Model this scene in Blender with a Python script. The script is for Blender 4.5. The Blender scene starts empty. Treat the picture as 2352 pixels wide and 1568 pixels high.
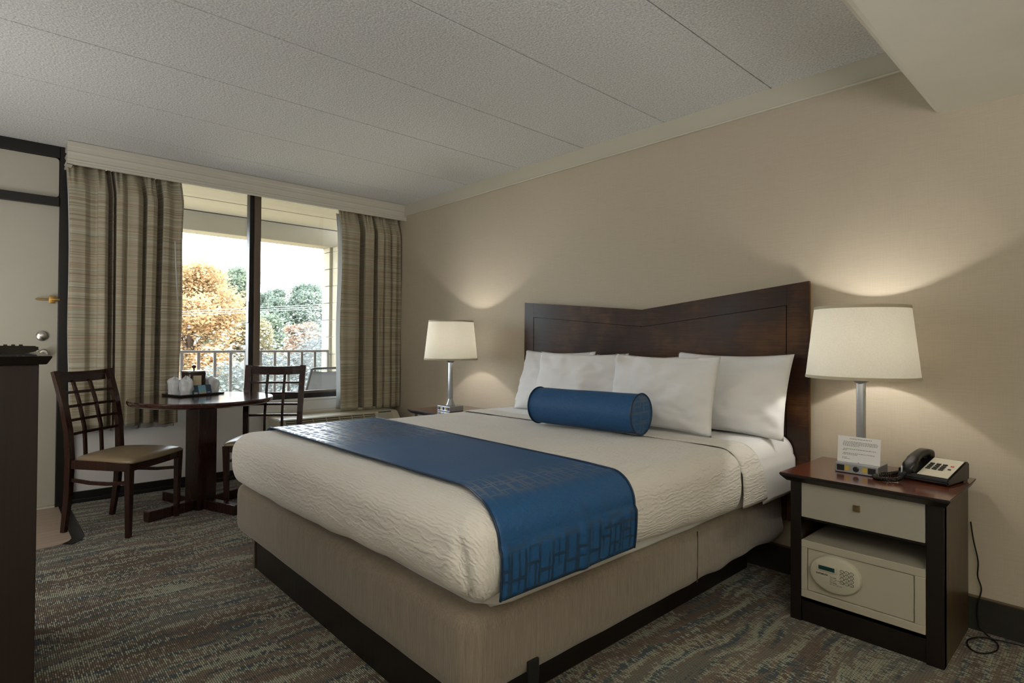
import bpy, bmesh, math, random
import numpy as np
from mathutils import Vector, Matrix, noise
PI = math.pi
S = bpy.context.scene
C = S.collection
# ---------------------------------------------------------------- camera
F = Vector((-0.74589442, 0.66597143, 0.01111626)); R = Vector((0.666056, 0.74586414, 0.00748891)); U = R.cross(F)
cd = bpy.data.cameras.new('camera'); cam = bpy.data.objects.new('camera', cd); C.objects.link(cam)
M = Matrix.Identity(4)
for i in range(3):
    M[i][0] = R[i]; M[i][1] = U[i]; M[i][2] = -F[i]
M.translation = Vector((4.6431, -2.9618, 1.1405))
cam.matrix_world = M
cd.sensor_width = 36; cd.lens = 36 * 1306.98 / 2352
cd.shift_x = 37.11 / 2352; cd.shift_y = -14.58 / 2352
cd.clip_start = 0.05; cd.clip_end = 300
S.camera = cam
# ---------------------------------------------------------------- light and exposure
S.view_settings.view_transform = 'Standard'; S.view_settings.look = 'None'
S.view_settings.exposure = 0.32; S.view_settings.gamma = 1.0; S.view_settings.use_curve_mapping = False
SKY = 9.0
w = bpy.data.worlds.new('sky'); S.world = w; w.use_nodes = True
bg = w.node_tree.nodes['Background']; bg.inputs[0].default_value = (0.87, 0.94, 1.0, 1); bg.inputs[1].default_value = SKY
def light(name, kind, loc, power, col=(1, 1, 1), size=0.1, rot=(0, 0, 0), size_y=None):
    l = bpy.data.lights.new(name, kind); l.energy = power; l.color = col
    if kind == 'AREA':
        l.size = size
        if size_y: l.shape = 'RECTANGLE'; l.size_y = size_y
    else: l.shadow_soft_size = size
    o = bpy.data.objects.new(name, l); o.location = loc; o.rotation_euler = rot; C.objects.link(o); return o
# fill lights added outside the frame to brighten the room, not real lamps
light('back_fill_up', 'AREA', (5.3, -2.7, 1.5), 54, (1, 0.995, 0.985), 0.9, (PI, 0, 0))
light('back_fill', 'POINT', (5.6, -3.2, 1.7), 5, (1, 0.995, 0.985), 0.35)
light('left_fill_high', 'POINT', (1.5, -3.6, 1.45), 11, (1, 0.995, 0.985), 0.3)
light('left_fill_low', 'POINT', (1.15, -3.5, 0.85), 9, (1, 0.995, 0.985), 0.3)
light('left_fill_up', 'AREA', (0.8, -3.42, 0.7), 5, (1, 0.995, 0.985), 0.5, (PI, 0, 0))
light('side_fill', 'POINT', (3.6, -3.55, 1.3), 8, (1, 0.995, 0.985), 0.3)
BULB = 46

# ---------------------------------------------------------------- shader helpers
class G:
    def __init__(s, name):
        s.m = bpy.data.materials.new(name); s.m.use_nodes = True
        s.t = s.m.node_tree; s.b = s.t.nodes['Principled BSDF']; s.out = s.t.nodes['Material Output']
        s.co = None
    def n(s, typ, ins=None, **props):
        nd = s.t.nodes.new(typ)
        for k, v in props.items(): setattr(nd, k, v)
        for k, v in (ins or {}).items():
            if hasattr(v, 'is_output') or isinstance(v, bpy.types.NodeSocket): s.t.links.new(v, nd.inputs[k])
            else: nd.inputs[k].default_value = v
        return nd
    def link(s, a, b): s.t.links.new(a, b)
    def obj(s):
        if s.co is None: s.co = s.n('ShaderNodeTexCoord').outputs['Object']
        return s.co
    def uv(s): return s.n('ShaderNodeTexCoord').outputs['UV']
    def map(s, v, scale=(1, 1, 1), rot=(0, 0, 0), loc=(0, 0, 0)):
        return s.n('ShaderNodeMapping', {'Vector': v, 'Scale': scale, 'Rotation': rot, 'Location': loc}).outputs[0]
    def noise(s, v, scale=5, detail=3, rough=0.5, dist=0):
        return s.n('ShaderNodeTexNoise', {'Vector': v, 'Scale': scale, 'Detail': detail, 'Roughness': rough, 'Distortion': dist}).outputs[0]
    def ramp(s, f, stops, interp='LINEAR'):
        nd = s.n('ShaderNodeValToRGB', {'Fac': f}); cr = nd.color_ramp; cr.interpolation = interp
        while len(cr.elements) < len(stops): cr.elements.new(0.5)
        for e, (p, c) in zip(cr.elements, stops):
            e.position = p; e.color = (*c, 1) if not isinstance(c, (int, float)) else (c, c, c, 1)
        return nd.outputs[0]
    def mix(s, f, a, b, blend='MIX'):
        nd = s.n('ShaderNodeMix', data_type='RGBA', blend_type=blend)
        for k, v in ((0, f), (6, a), (7, b)):
            if isinstance(v, bpy.types.NodeSocket): s.link(v, nd.inputs[k])
            elif k == 0: nd.inputs[0].default_value = v
            else: nd.inputs[k].default_value = (*v, 1)
        return nd.outputs[2]
    def math(s, op, a, b=0.0, c=0.0):
        nd = s.n('ShaderNodeMath', operation=op)
        for k, v in enumerate((a, b, c)):
            if isinstance(v, bpy.types.NodeSocket): s.link(v, nd.inputs[k])
            else: nd.inputs[k].default_value = v
        return nd.outputs[0]
    def bump(s, h, strength=0.3, dist=0.002):
        nd = s.n('ShaderNodeBump', {'Height': h, 'Strength': strength, 'Distance': dist}); s.link(nd.outputs[0], s.b.inputs['Normal']); return nd
    def set(s, **k):
        names = dict(col='Base Color', rough='Roughness', metal='Metallic', spec='Specular IOR Level', coat='Coat Weight', coatr='Coat Roughness', sheen='Sheen Weight', trans='Transmission Weight', alpha='Alpha')
        for a, v in k.items():
            i = s.b.inputs[names[a]]
            if isinstance(v, bpy.types.NodeSocket): s.link(v, i)
            elif a == 'col': i.default_value = (*v, 1)
            else: i.default_value = v
        return s
def sr(r, g, b):
    f = lambda c: (c / 255 / 12.92) if c <= 10.3 else ((c / 255 + 0.055) / 1.055) ** 2.4
    return (f(r), f(g), f(b))
def plain(name, col, rough=0.5, metal=0.0, spec=0.5, var=0.06, **k):
    g = G(name)
    n = g.noise(g.obj(), 14, 3)
    c = g.mix(n, tuple(x * (1 - var) for x in col), tuple(min(1, x * (1 + var)) for x in col))
    g.set(col=c, rough=rough, metal=metal, spec=spec, **k)
    return g.m
def wood(name, dark, light_, rough=0.3, axis=2, coat=0.15, grain=90):
    g = G(name)
    sc = [grain, grain, grain]; sc[axis] = grain * 0.05
    n1 = g.noise(g.map(g.obj(), tuple(sc)), 1, 4, 0.6)
    n2 = g.noise(g.obj(), 3.0, 3)
    f = g.math('MULTIPLY_ADD', n2, 0.6, g.math('MULTIPLY', n1, 0.4))
    g.set(col=g.ramp(f, [(0.3, dark), (0.72, light_)]), rough=g.ramp(n1, [(0.3, rough * 0.85), (0.8, rough * 1.2)]), coat=coat, coatr=0.15)
    g.bump(n1, 0.05, 0.0005)
    return g.m

MT = {}
# wall paper: fine woven grasscloth vinyl
g = G('wallpaper'); v = g.obj()
h1 = g.noise(g.map(v, (14, 14, 260)), 1, 3); h2 = g.noise(g.map(v, (260, 14, 14)), 1, 2); h3 = g.noise(v, 1.2, 2)
t = g.math('ADD', g.math('MULTIPLY', h1, 0.6), g.math('MULTIPLY', h2, 0.4))
g.set(col=g.ramp(t, [(0.25, sr(182, 171, 152)), (0.75, sr(193, 182, 163))]), rough=0.62, spec=0.3); g.bump(t, 0.12, 0.0008)
MT['wallpaper'] = g.m
MT['white_wall'] = plain('painted_wall', sr(228, 227, 224), 0.5, var=0.03)
MT['trim'] = plain('painted_trim', sr(196, 192, 178), 0.4, var=0.02)
MT['valance'] = plain('valance_paint', sr(206, 203, 190), 0.38, var=0.02)
MT['soffit'] = plain('soffit_paint', sr(208, 205, 190), 0.55, var=0.03)
# stippled ceiling
g = G('ceiling_stipple'); v = g.obj()
vo = g.n('ShaderNodeTexVoronoi', {'Vector': v, 'Scale': 95.0, 'Randomness': 1.0}).outputs[0]
n = g.noise(v, 110, 4, 0.65); big = g.noise(v, 1.3, 2)
hh = g.math('ADD', g.math('MULTIPLY', vo, 0.5), n)
cc = g.ramp(n, [(0.35, sr(188, 189, 187)), (0.62, sr(234, 235, 234))])
g.set(col=g.mix(g.math('MULTIPLY', big, 0.25), cc, sr(216, 216, 211)), rough=0.9, spec=0.2); g.bump(hh, 0.9, 0.006)
MT['ceiling'] = g.m
# carpet
g = G('carpet'); v = g.obj()
wv = g.n('ShaderNodeVectorMath', {0: v, 1: g.n('ShaderNodeVectorMath', {0: g.n('ShaderNodeTexNoise', {'Vector': v, 'Scale': 2.2, 'Detail': 2.0}).outputs['Color'], 1: (0.16, 0.10, 0)}, operation='MULTIPLY').outputs[0]}, operation='ADD').outputs[0]
rowx = g.n('ShaderNodeTexBrick', {'Vector': v, 'Scale': 1.0, 'Mortar Size': 0.0013, 'Mortar Smooth': 0.6, 'Brick Width': 0.018, 'Row Height': 0.0066, 'Bias': 0.0, 'Color1': (0, 0, 0, 1), 'Color2': (1, 1, 1, 1), 'Mortar': (0, 0, 0, 1)}, offset=0.5)
stitch = rowx.outputs['Color']; mort = rowx.outputs['Fac']
b1 = g.noise(g.map(wv, (32, 3.0, 1)), 1, 2, 0.5)
b2 = g.noise(g.map(wv, (24, 2.4, 1), loc=(5, 3, 0)), 1, 3, 0.5)
b3 = g.noise(g.map(wv, (5, 1.0, 1), loc=(15, 7, 0)), 1, 2, 0.5)
fn = g.noise(g.map(v, (60, 200, 1)), 1, 2, 0.5)
st = g.math('SUBTRACT', g.n('ShaderNodeRGBToBW', {0: stitch}).outputs[0], 0.5)
base = g.ramp(g.math('ADD', b3, g.math('MULTIPLY', st, 0.15)), [(0.36, sr(111, 93, 77)), (0.5, sr(140, 122, 106)), (0.66, sr(122, 122, 111))])
sage = g.ramp(g.math('ADD', b2, g.math('MULTIPLY', st, 0.22)), [(0.50, 0.0), (0.58, 1.0)])
teal = g.ramp(g.math('SUBTRACT', b1, g.math('MULTIPLY', st, 0.2)), [(0.59, 0.0), (0.65, 1.0)])
c1 = g.mix(g.math('MULTIPLY', sage, 0.95), base, sr(183, 185, 163))
c2 = g.mix(g.math('MULTIPLY', teal, 0.9), c1, sr(65, 88, 97))
c3 = g.mix(g.ramp(fn, [(0.4, 0.0), (0.7, 0.25)]), c2, sr(70, 68, 63))
c4 = g.mix(g.math('MULTIPLY', mort, 0.7), c3, sr(40, 39, 36))
g.set(col=c4, rough=0.95, spec=0.12, sheen=0.12)
g.bump(g.math('ADD', g.math('SUBTRACT', 1.0, mort), g.math('MULTIPLY', fn, 0.8)), 0.9, 0.005)
MT['carpet'] = g.m
MT['carpet_base'] = plain('carpet_baseboard', sr(42, 40, 34), 0.95, var=0.5)
MT['carpet_binding'] = plain('baseboard_binding', sr(96, 82, 62), 0.8)
MT['black_base'] = plain('black_baseboard_vinyl', sr(26, 25, 24), 0.35)
MT['dark_frame'] = plain('dark_bronze_frame', sr(20, 17, 14), 0.38, 0.0)
MT['bronze'] = plain('bronze_aluminium', sr(112, 98, 86), 0.35, 0.3)
MT['door'] = plain('door_paint', sr(184, 181, 166), 0.32, var=0.02)
MT['vinyl_mat'] = None
g = G('vinyl_mat'); v = g.obj(); n = g.noise(g.map(v, (60, 4, 1)), 1, 4)
g.set(col=g.ramp(n, [(0.3, sr(150, 132, 116)), (0.7, sr(172, 154, 138))]), rough=0.45); MT['vinyl_mat'] = g.m
MT['dwood'] = wood('espresso_wood', sr(38, 19, 14), sr(54, 27, 19), 0.26)
MT['dwoodx'] = wood('espresso_wood_wide', sr(38, 19, 14), sr(54, 27, 19), 0.26, axis=0)
MT['blackwood'] = wood('black_stained_wood', sr(15, 10, 8), sr(24, 16, 12), 0.35, coat=0.05)
MT['topwood'] = wood('cherry_wood_top', sr(70, 34, 24), sr(112, 58, 40), 0.17, axis=0, coat=0.5)
MT['tabletop'] = wood('dark_cherry_tabletop', sr(46, 24, 20), sr(72, 38, 32), 0.13, axis=1, coat=0.6)
MT['sidewood'] = wood('brown_laminate', sr(58, 44, 28), sr(92, 72, 46), 0.4)
MT['tvstand'] = wood('dresser_wood', sr(30, 16, 10), sr(40, 22, 14), 0.62, coat=0.0)
# headboard with mottled stain
g = G('headboard_stain'); v = g.obj()
n1 = g.noise(g.map(v, (6, 6, 120)), 1, 4, 0.6); n2 = g.noise(v, 3.2, 5, 0.6)
f = g.math('MULTIPLY_ADD', n2, 0.75, g.math('MULTIPLY', n1, 0.25))
g.set(col=g.ramp(f, [(0.36, sr(24, 12, 7)), (0.5, sr(50, 27, 12)), (0.64, sr(84, 54, 24))]), rough=g.ramp(n2, [(0.3, 0.3), (0.7, 0.48)]), spec=0.3, coat=0.1, coatr=0.25); g.bump(n1, 0.06, 0.0006)
MT['headboard'] = g.m
MT['drawer'] = plain('silver_grey_laminate', sr(172, 168, 156), 0.35, 0.1, var=0.04)
MT['brass'] = plain('aged_brass', sr(160, 140, 100), 0.35, 0.9)
MT['gold'] = plain('gold_edge', sr(190, 150, 80), 0.35, 0.8)
MT['chrome'] = plain('satin_chrome', sr(190, 188, 182), 0.25, 1.0)
MT['nickel'] = plain('brushed_nickel', sr(168, 172, 176), 0.35, 0.75)
MT['black_plastic'] = plain('black_plastic', sr(18, 18, 18), 0.35)
MT['gloss_black'] = plain('glossy_black', sr(12, 12, 12), 0.12)
MT['safe'] = plain('safe_enamel', sr(178, 172, 154), 0.45, var=0.02)
MT['safe_panel'] = plain('safe_keypad_panel', sr(192, 187, 168), 0.4, var=0.02)
MT['lcd'] = plain('lcd_green', sr(22, 60, 62), 0.15)
MT['ink'] = plain('black_ink', sr(28, 26, 26), 0.6)
MT['greyink'] = plain('grey_ink', sr(120, 120, 124), 0.7)
MT['paper'] = plain('white_paper', sr(222, 222, 222), 0.6, var=0.01)
MT['label_yellow'] = plain('yellow_label', sr(196, 168, 70), 0.5)
MT['taupe_leather'] = None
g = G('taupe_vinyl_leather'); v = g.obj(); n = g.noise(v, 260, 3); n2 = g.noise(v, 8, 2)
g.set(col=g.mix(n2, sr(122, 106, 82), sr(140, 124, 98)), rough=0.34, spec=0.5); g.bump(n, 0.12, 0.0006); MT['leather'] = g.m
# linens
def cloth(name, c1, c2, sc=500, rough=0.85, sheen=0.25, bumpd=0.0005):
    g = G(name); v = g.obj(); n = g.noise(v, sc, 2); n2 = g.noise(v, 5, 3)
    g.set(col=g.mix(n2, c1, c2), rough=rough, sheen=sheen, spec=0.25); g.bump(n, 0.2, bumpd); return g.m
MT['linen'] = cloth('white_cotton', sr(224, 224, 224), sr(232, 232, 232))
MT['pillowcase'] = cloth('white_pillowcase', sr(226, 226, 226), sr(233, 233, 233))
# matelasse coverlet : wavy pucker ridges
g = G('matelasse_coverlet'); v = g.obj()
wn = g.n('ShaderNodeVectorMath', {0: v, 1: g.n('ShaderNodeVectorMath', {0: g.n('ShaderNodeTexNoise', {'Vector': v, 'Scale': 26.0, 'Detail': 2.0}).outputs['Color'], 1: (0.03, 0.03, 0.03)}, operation='MULTIPLY').outputs[0]}, operation='ADD').outputs[0]
n1 = g.noise(g.map(wn, (84, 26, 96)), 1, 2, 0.5); n2 = g.noise(g.map(wn, (34, 100, 84), loc=(3, 1, 2)), 1, 2, 0.5)
yy = g.n('ShaderNodeSeparateXYZ', {0: v}).outputs[1]; msk = g.ramp(g.math('ADD', g.math('MULTIPLY', yy, 2.0), 4.3), [(0.5, 1.0), (0.85, 0.0)])
dn_ = g.math('MULTIPLY', g.math('SUBTRACT', g.noise(g.map(v, (30, 12, 30)), 1, 2, 0.5), 0.5), 22.0)
q1 = g.n('ShaderNodeSeparateXYZ', {0: v}).outputs
ph1 = g.math('ADD', g.math('MULTIPLY', g.math('ADD', q1[0], q1[2]), 430.0), dn_)
dn2 = g.math('MULTIPLY', g.math('SUBTRACT', g.noise(g.map(v, (14, 34, 34)), 1, 2, 0.5), 0.5), 18.0)
ph2 = g.math('ADD', g.math('MULTIPLY', g.math('ADD', q1[1], g.math('MULTIPLY', q1[2], 0.5)), 560.0), dn2)
s1 = g.math('SINE', ph1); s2 = g.math('SINE', ph2)
nn_ = g.n('ShaderNodeMix', {0: msk, 2: s1, 3: s2}, data_type='FLOAT').outputs[0]
brk = g.n('ShaderNodeMix', {0: msk, 2: n1, 3: n2}, data_type='FLOAT').outputs[0]
hh = g.math('ADD', g.math('MULTIPLY', g.math('MULTIPLY_ADD', nn_, 0.5, 0.5), g.ramp(brk, [(0.35, 0.25), (0.6, 1.0)])), g.math('MULTIPLY', brk, 0.5))
g.set(col=g.mix(g.noise(v, 3, 2), sr(216, 211, 203), sr(224, 220, 213)), rough=0.85, sheen=0.2, spec=0.2); g.bump(hh, 0.6, 0.0026)
MT['coverlet'] = g.m
# box spring cover, vertical slub stripes
g = G('slub_linen'); v = g.obj()
n1 = g.noise(g.map(v, (620, 620, 14)), 1, 3, 0.6); n2 = g.noise(g.map(v, (70, 70, 4)), 1, 2)
f = g.math('ADD', g.math('MULTIPLY', n1, 0.75), g.math('MULTIPLY', n2, 0.25))
g.set(col=g.ramp(f, [(0.32, sr(112, 100, 88)), (0.5, sr(130, 118, 104)), (0.7, sr(148, 137, 122))]), rough=0.8, sheen=0.3, spec=0.2); g.bump(n1, 0.2, 0.0008)
MT['boxcover'] = g.m
MT['piping'] = plain('cream_piping', sr(200, 188, 160), 0.7)
# blue jacquard
def jacquard(name, masked=True):
    g = G(name); uv = g.uv()
    def brick(bw, rh, off, loc, rot=0, ms=0.005):
        return g.n('ShaderNodeTexBrick', {'Vector': g.map(uv, (1, 1, 1), (0, 0, rot), loc), 'Scale': 1.0, 'Mortar Size': ms, 'Mortar Smooth': 0.05, 'Brick Width': bw, 'Row Height': rh}, offset=off, squash=1.0).outputs['Fac']
    l1 = brick(0.085, 0.055, 0.35, (0.01, 0.02, 0)); l2 = brick(0.062, 0.095, 0.6, (0.03, 0.05, 0), PI / 2, 0.005); l3 = brick(0.12, 0.04, 0.4, (0.07, 0.015, 0), 0, 0.0035)
    n = g.noise(uv, 9, 2)
    br = g.ramp(n, [(0.42, 0.0), (0.5, 1.0)]); br2 = g.ramp(n, [(0.5, 1.0), (0.58, 0.0)])
    line = g.math('MAXIMUM', g.math('MAXIMUM', l1, g.math('MULTIPLY', l3, br2)), g.math('MULTIPLY', l2, g.ramp(g.noise(uv, 7, 1), [(0.46, 0.0), (0.52, 1.0)])))
    if masked:
        x = g.n('ShaderNodeSeparateXYZ', {0: uv}).outputs[0]
        dense = g.ramp(g.math('DIVIDE', x, 2.4), [(0.0, 1.0), (0.33, 1.0), (0.46, 0.0), (0.76, 0.0), (0.80, 0.55), (0.84, 0.6), (0.87, 0.12), (0.905, 0.12), (0.93, 1.0), (0.985, 1.0), (1.0, 0.0)])
        line = g.math('MULTIPLY', line, dense)
    weave = g.noise(g.map(uv, (60, 700, 1)), 1, 2); weave2 = g.noise(g.map(uv, (500, 50, 1)), 1, 2)
    wv = g.math('ADD', g.math('MULTIPLY', weave, 0.6), g.math('MULTIPLY', weave2, 0.4))
    c = g.ramp(wv, [(0.3, sr(18, 64, 108)), (0.7, sr(36, 94, 146))])
    g.set(col=g.mix(g.math('MULTIPLY', line, 0.7), c, sr(12, 40, 66)), rough=g.math('SUBTRACT', 0.56, g.math('MULTIPLY', line, 0.2)), spec=g.math('ADD', 0.45, g.math('MULTIPLY', line, 0.4)), coat=g.math('MULTIPLY', line, g.ramp(g.math('DIVIDE', g.n('ShaderNodeSeparateXYZ', {0: uv}).outputs[0], 2.4), [(0.8, 0.8), (0.89, 0.0)])), coatr=0.3)
    g.bump(wv, 0.15, 0.0006)
    return g.m
MT['runner'] = jacquard('blue_jacquard_runner')
MT['bolster'] = jacquard('blue_slub_bolster', True)
MT['bluepipe'] = plain('dark_blue_piping', sr(14, 44, 74), 0.5)
# curtains: woven horizontal stripes
g = G('striped_curtain'); v = g.obj()
n1 = g.noise(g.map(v, (1.2, 1.2, 90)), 1, 3, 0.55); n2 = g.noise(g.map(v, (0.5, 0.5, 17), loc=(4, 2, 1)), 1, 2); n3 = g.noise(g.map(v, (1.5, 1.5, 230)), 1, 1)
c1 = g.ramp(n2, [(0.34, sr(180, 178, 160)), (0.46, sr(178, 166, 140)), (0.56, sr(178, 158, 132)), (0.66, sr(174, 172, 156))])
c2 = g.mix(g.ramp(n1, [(0.42, 0.0), (0.64, 0.75)]), c1, sr(206, 204, 186))
c3 = g.mix(g.ramp(n3, [(0.48, 0.0), (0.66, 0.7)]), c2, sr(128, 118, 98))
g.set(col=c3, rough=0.75, sheen=0.2, spec=0.2); g.bump(n1, 0.15, 0.001)
tl = g.n('ShaderNodeBsdfTranslucent', {'Color': c3}); ms = g.n('ShaderNodeMixShader', {0: 0.08, 1: g.b.outputs[0], 2: tl.outputs[0]}); g.link(ms.outputs[0], g.out.inputs[0])
MT['curtain'] = g.m
g = G('white_lining'); tl = g.n('ShaderNodeBsdfTranslucent', {'Color': (0.85, 0.87, 0.9, 1)}); g.set(col=sr(224, 226, 228), rough=0.6)
ms = g.n('ShaderNodeMixShader', {0: 0.35, 1: g.b.outputs[0], 2: tl.outputs[0]}); g.link(ms.outputs[0], g.out.inputs[0]); MT['lining'] = g.m
# lampshade
g = G('lampshade_fabric'); n = g.noise(g.map(g.obj(), (200, 200, 200)), 1, 2)
cs = g.ramp(n, [(0.3, (0.74, 0.72, 0.66)), (0.7, (0.80, 0.78, 0.72))])
tl = g.n('ShaderNodeBsdfTranslucent', {'Color': cs}); g.set(col=cs, rough=0.8)
ms = g.n('ShaderNodeMixShader', {0: 0.42, 1: g.b.outputs[0], 2: tl.outputs[0]}); g.link(ms.outputs[0], g.out.inputs[0]); MT['shade'] = g.m
MT['shade_trim'] = plain('shade_trim', sr(188, 180, 156), 0.8)
g = G('bulb_glow'); g.b.inputs['Emission Color'].default_value = (1, 0.9, 0.72, 1); g.b.inputs['Emission Strength'].default_value = 12; MT['bulb'] = g.m
# glass
g = G('window_glass'); tr = g.n('ShaderNodeBsdfTransparent', {'Color': (0.97, 0.98, 0.98, 1)}); gl = g.n('ShaderNodeBsdfGlossy', {'Roughness': 0.02}); lw = g.n('ShaderNodeFresnel', {'IOR': 1.45})
ms = g.n('ShaderNodeMixShader', {0: lw.outputs[0], 1: tr.outputs[0], 2: gl.outputs[0]}); g.link(ms.outputs[0], g.out.inputs[0]); MT['glass'] = g.m
g = G('clear_plastic_film'); gt = g.n('ShaderNodeBsdfTransparent', {'Color': (0.95, 0.96, 0.98, 1)}); n = g.noise(g.obj(), 60, 3)
g.set(col=sr(232, 236, 240), rough=0.25); g.bump(n, 0.6, 0.004)
ms = g.n('ShaderNodeMixShader', {0: 0.72, 1: gt.outputs[0], 2: g.b.outputs[0]}); g.link(ms.outputs[0], g.out.inputs[0]); MT['film'] = g.m
MT['ptac'] = plain('ptac_plastic', sr(190, 184, 164), 0.4, var=0.02)
MT['ptac_dark'] = plain('ptac_dark', sr(60, 58, 50), 0.6)
MT['red'] = plain('red_mark', sr(190, 60, 60), 0.5)
MT['stucco'] = plain('cream_stucco', sr(150, 142, 124), 0.9, var=0.06)
MT['block'] = plain('painted_block', sr(154, 146, 126), 0.85, var=0.08)
MT['rail'] = plain('railing_paint', sr(94, 88, 85), 0.5)
MT['sling'] = plain('grey_sling_fabric', sr(95, 95, 95), 0.7)
MT['concrete'] = plain('concrete', sr(206, 202, 192), 0.9)
MT['bark'] = plain('bark', sr(96, 82, 70), 0.95, var=0.2)
MT['greybark'] = plain('grey_bark', sr(160, 156, 152), 0.95, var=0.2)
MT['ground'] = plain('leaf_litter_ground', sr(159, 145, 115), 1.0, var=0.3)
MT['wire'] = plain('utility_wire', sr(140, 152, 150), 0.5)
MT['mug'] = plain('brown_enamel', sr(52, 36, 28), 0.16, 0.2)
MT['card_blue'] = plain('card_navy', sr(38, 68, 96), 0.35)
MT['card_sky'] = plain('card_sky', sr(120, 170, 196), 0.35)
MT['card_sand'] = plain('card_sand', sr(196, 160, 110), 0.35)
def leafmat(name, c1, c2, c3):
    g = G(name); v = g.obj(); n = g.noise(v, 1.7, 3); n2 = g.noise(v, 14, 2)
    f = g.math('ADD', g.math('MULTIPLY', n, 0.55), g.math('MULTIPLY', n2, 0.45))
    c = g.ramp(f, [(0.38, c1), (0.5, c2), (0.62, c3)])
    tl = g.n('ShaderNodeBsdfTranslucent', {'Color': c}); g.set(col=c, rough=0.7, spec=0.2)
    ms = g.n('ShaderNodeMixShader', {0: 0.5, 1: g.b.outputs[0], 2: tl.outputs[0]}); g.link(ms.outputs[0], g.out.inputs[0]); return g.m

# ---------------------------------------------------------------- object helpers
WORLD = {}                    # root name -> world inverse used for parts given in world coordinates
def thing(name, label, cat, loc=(0, 0, 0), rz=0, group=None):
    o = bpy.data.objects.new(name, None); C.objects.link(o)
    o.location = loc; o.rotation_euler = (0, 0, rz); o.empty_display_size = 0.05
    o['label'] = label; o['category'] = cat
    if group: o['group'] = group
    WORLD[o.name] = (Matrix.Translation(loc) @ Matrix.Rotation(rz, 4, 'Z')).inverted()
    return o
def structure_root(name, loc=(0, 0, 0)):
    o = bpy.data.objects.new(name, None); C.objects.link(o); o.location = loc; o['kind'] = 'structure'; o.empty_display_size = 0.05
    WORLD[o.name] = Matrix.Translation(loc).inverted(); return o
def part(name, bm, mat, parent=None, local=False, smooth=False, label=None, angle=None):
    """link bm as one mesh object; parts of a thing come in world coordinates unless local"""
    if parent is not None and not local:
        r = parent
        while r.parent: r = r.parent
        bm.transform(WORLD.get(r.name, Matrix.Identity(4)))
    me = bpy.data.meshes.new(name)
    bmesh.ops.recalc_face_normals(bm, faces=bm.faces)
    bm.to_mesh(me); bm.free()
    if isinstance(mat, (list, tuple)):
        for m_ in mat: me.materials.append(MT[m_])
    else: me.materials.append(MT[mat])
    if smooth:
        for p_ in me.polygons: p_.use_smooth = True
        if angle: me.set_sharp_from_angle(angle=math.radians(angle))
    o = bpy.data.objects.new(name, me); C.objects.link(o)
    if parent is not None: o.parent = parent
    if label: o['label'] = label
    return o
def struct(name, bm, mat, smooth=False, **k):
    o = part(name, bm, mat, None, smooth=smooth, **k); o['kind'] = 'structure'; return o
def tagged(o, label, cat, group=None):
    o['label'] = label; o['category'] = cat
    if group: o['group'] = group
    return o
def B(*boxes, bevel=0.0, seg=2):
    """boxes (x0,x1,y0,y1,z0,z1) in one bmesh, edges bevelled"""
    bm = bmesh.new()
    for x0, x1, y0, y1, z0, z1 in boxes:
        vs = [bm.verts.new((x, y, z)) for z in (z0, z1) for y in (y0, y1) for x in (x0, x1)]
        for f in ((0, 1, 3, 2), (4, 6, 7, 5), (0, 4, 5, 1), (2, 3, 7, 6), (0, 2, 6, 4), (1, 5, 7, 3)): bm.faces.new([vs[i] for i in f])
    if bevel: bmesh.ops.bevel(bm, geom=bm.edges[:], offset=bevel, segments=seg, affect='EDGES', profile=0.5)
    return bm
def prism(pts, axis, a, b, bm=None, bevel=0):
    """extrude polygon pts along axis 'x','y','z' from a to b; pts give the other two coordinates in order"""
    bm = bm or bmesh.new()
    def P(p, t):
        return {'x': (t, p[0], p[1]), 'y': (p[0], t, p[1]), 'z': (p[0], p[1], t)}[axis]
    lo = [bm.verts.new(P(p, a)) for p in pts]; hi = [bm.verts.new(P(p, b)) for p in pts]
    bm.faces.new(lo); bm.faces.new(hi[::-1]); n = len(pts)
    es = []
    for i in range(n): bm.faces.new((lo[i], hi[i], hi[(i + 1) % n], lo[(i + 1) % n]))
    if bevel: bmesh.ops.bevel(bm, geom=bm.edges[:], offset=bevel, segments=2, affect='EDGES')
    return bm
def lathe(prof, c=(0, 0, 0), n=40, bm=None, cap=True):
    bm = bm or bmesh.new(); rings = []
    for r, z in prof:
        if r < 1e-6: rings.append([bm.verts.new((c[0], c[1], c[2] + z))])
        else: rings.append([bm.verts.new((c[0] + r * math.cos(2 * PI * i / n), c[1] + r * math.sin(2 * PI * i / n), c[2] + z)) for i in range(n)])
    for a, b in zip(rings, rings[1:]):
        for i in range(n):
            q = [a[i % len(a)], a[(i + 1) % len(a)], b[(i + 1) % len(b)], b[i % len(b)]]
            q = [v for k, v in enumerate(q) if v not in q[:k]]
            if len(q) > 2: bm.faces.new(q)
    if cap:
        for rg in (rings[0], rings[-1]):
            if len(rg) > 2: bm.faces.new(rg)
    return bm
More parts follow.
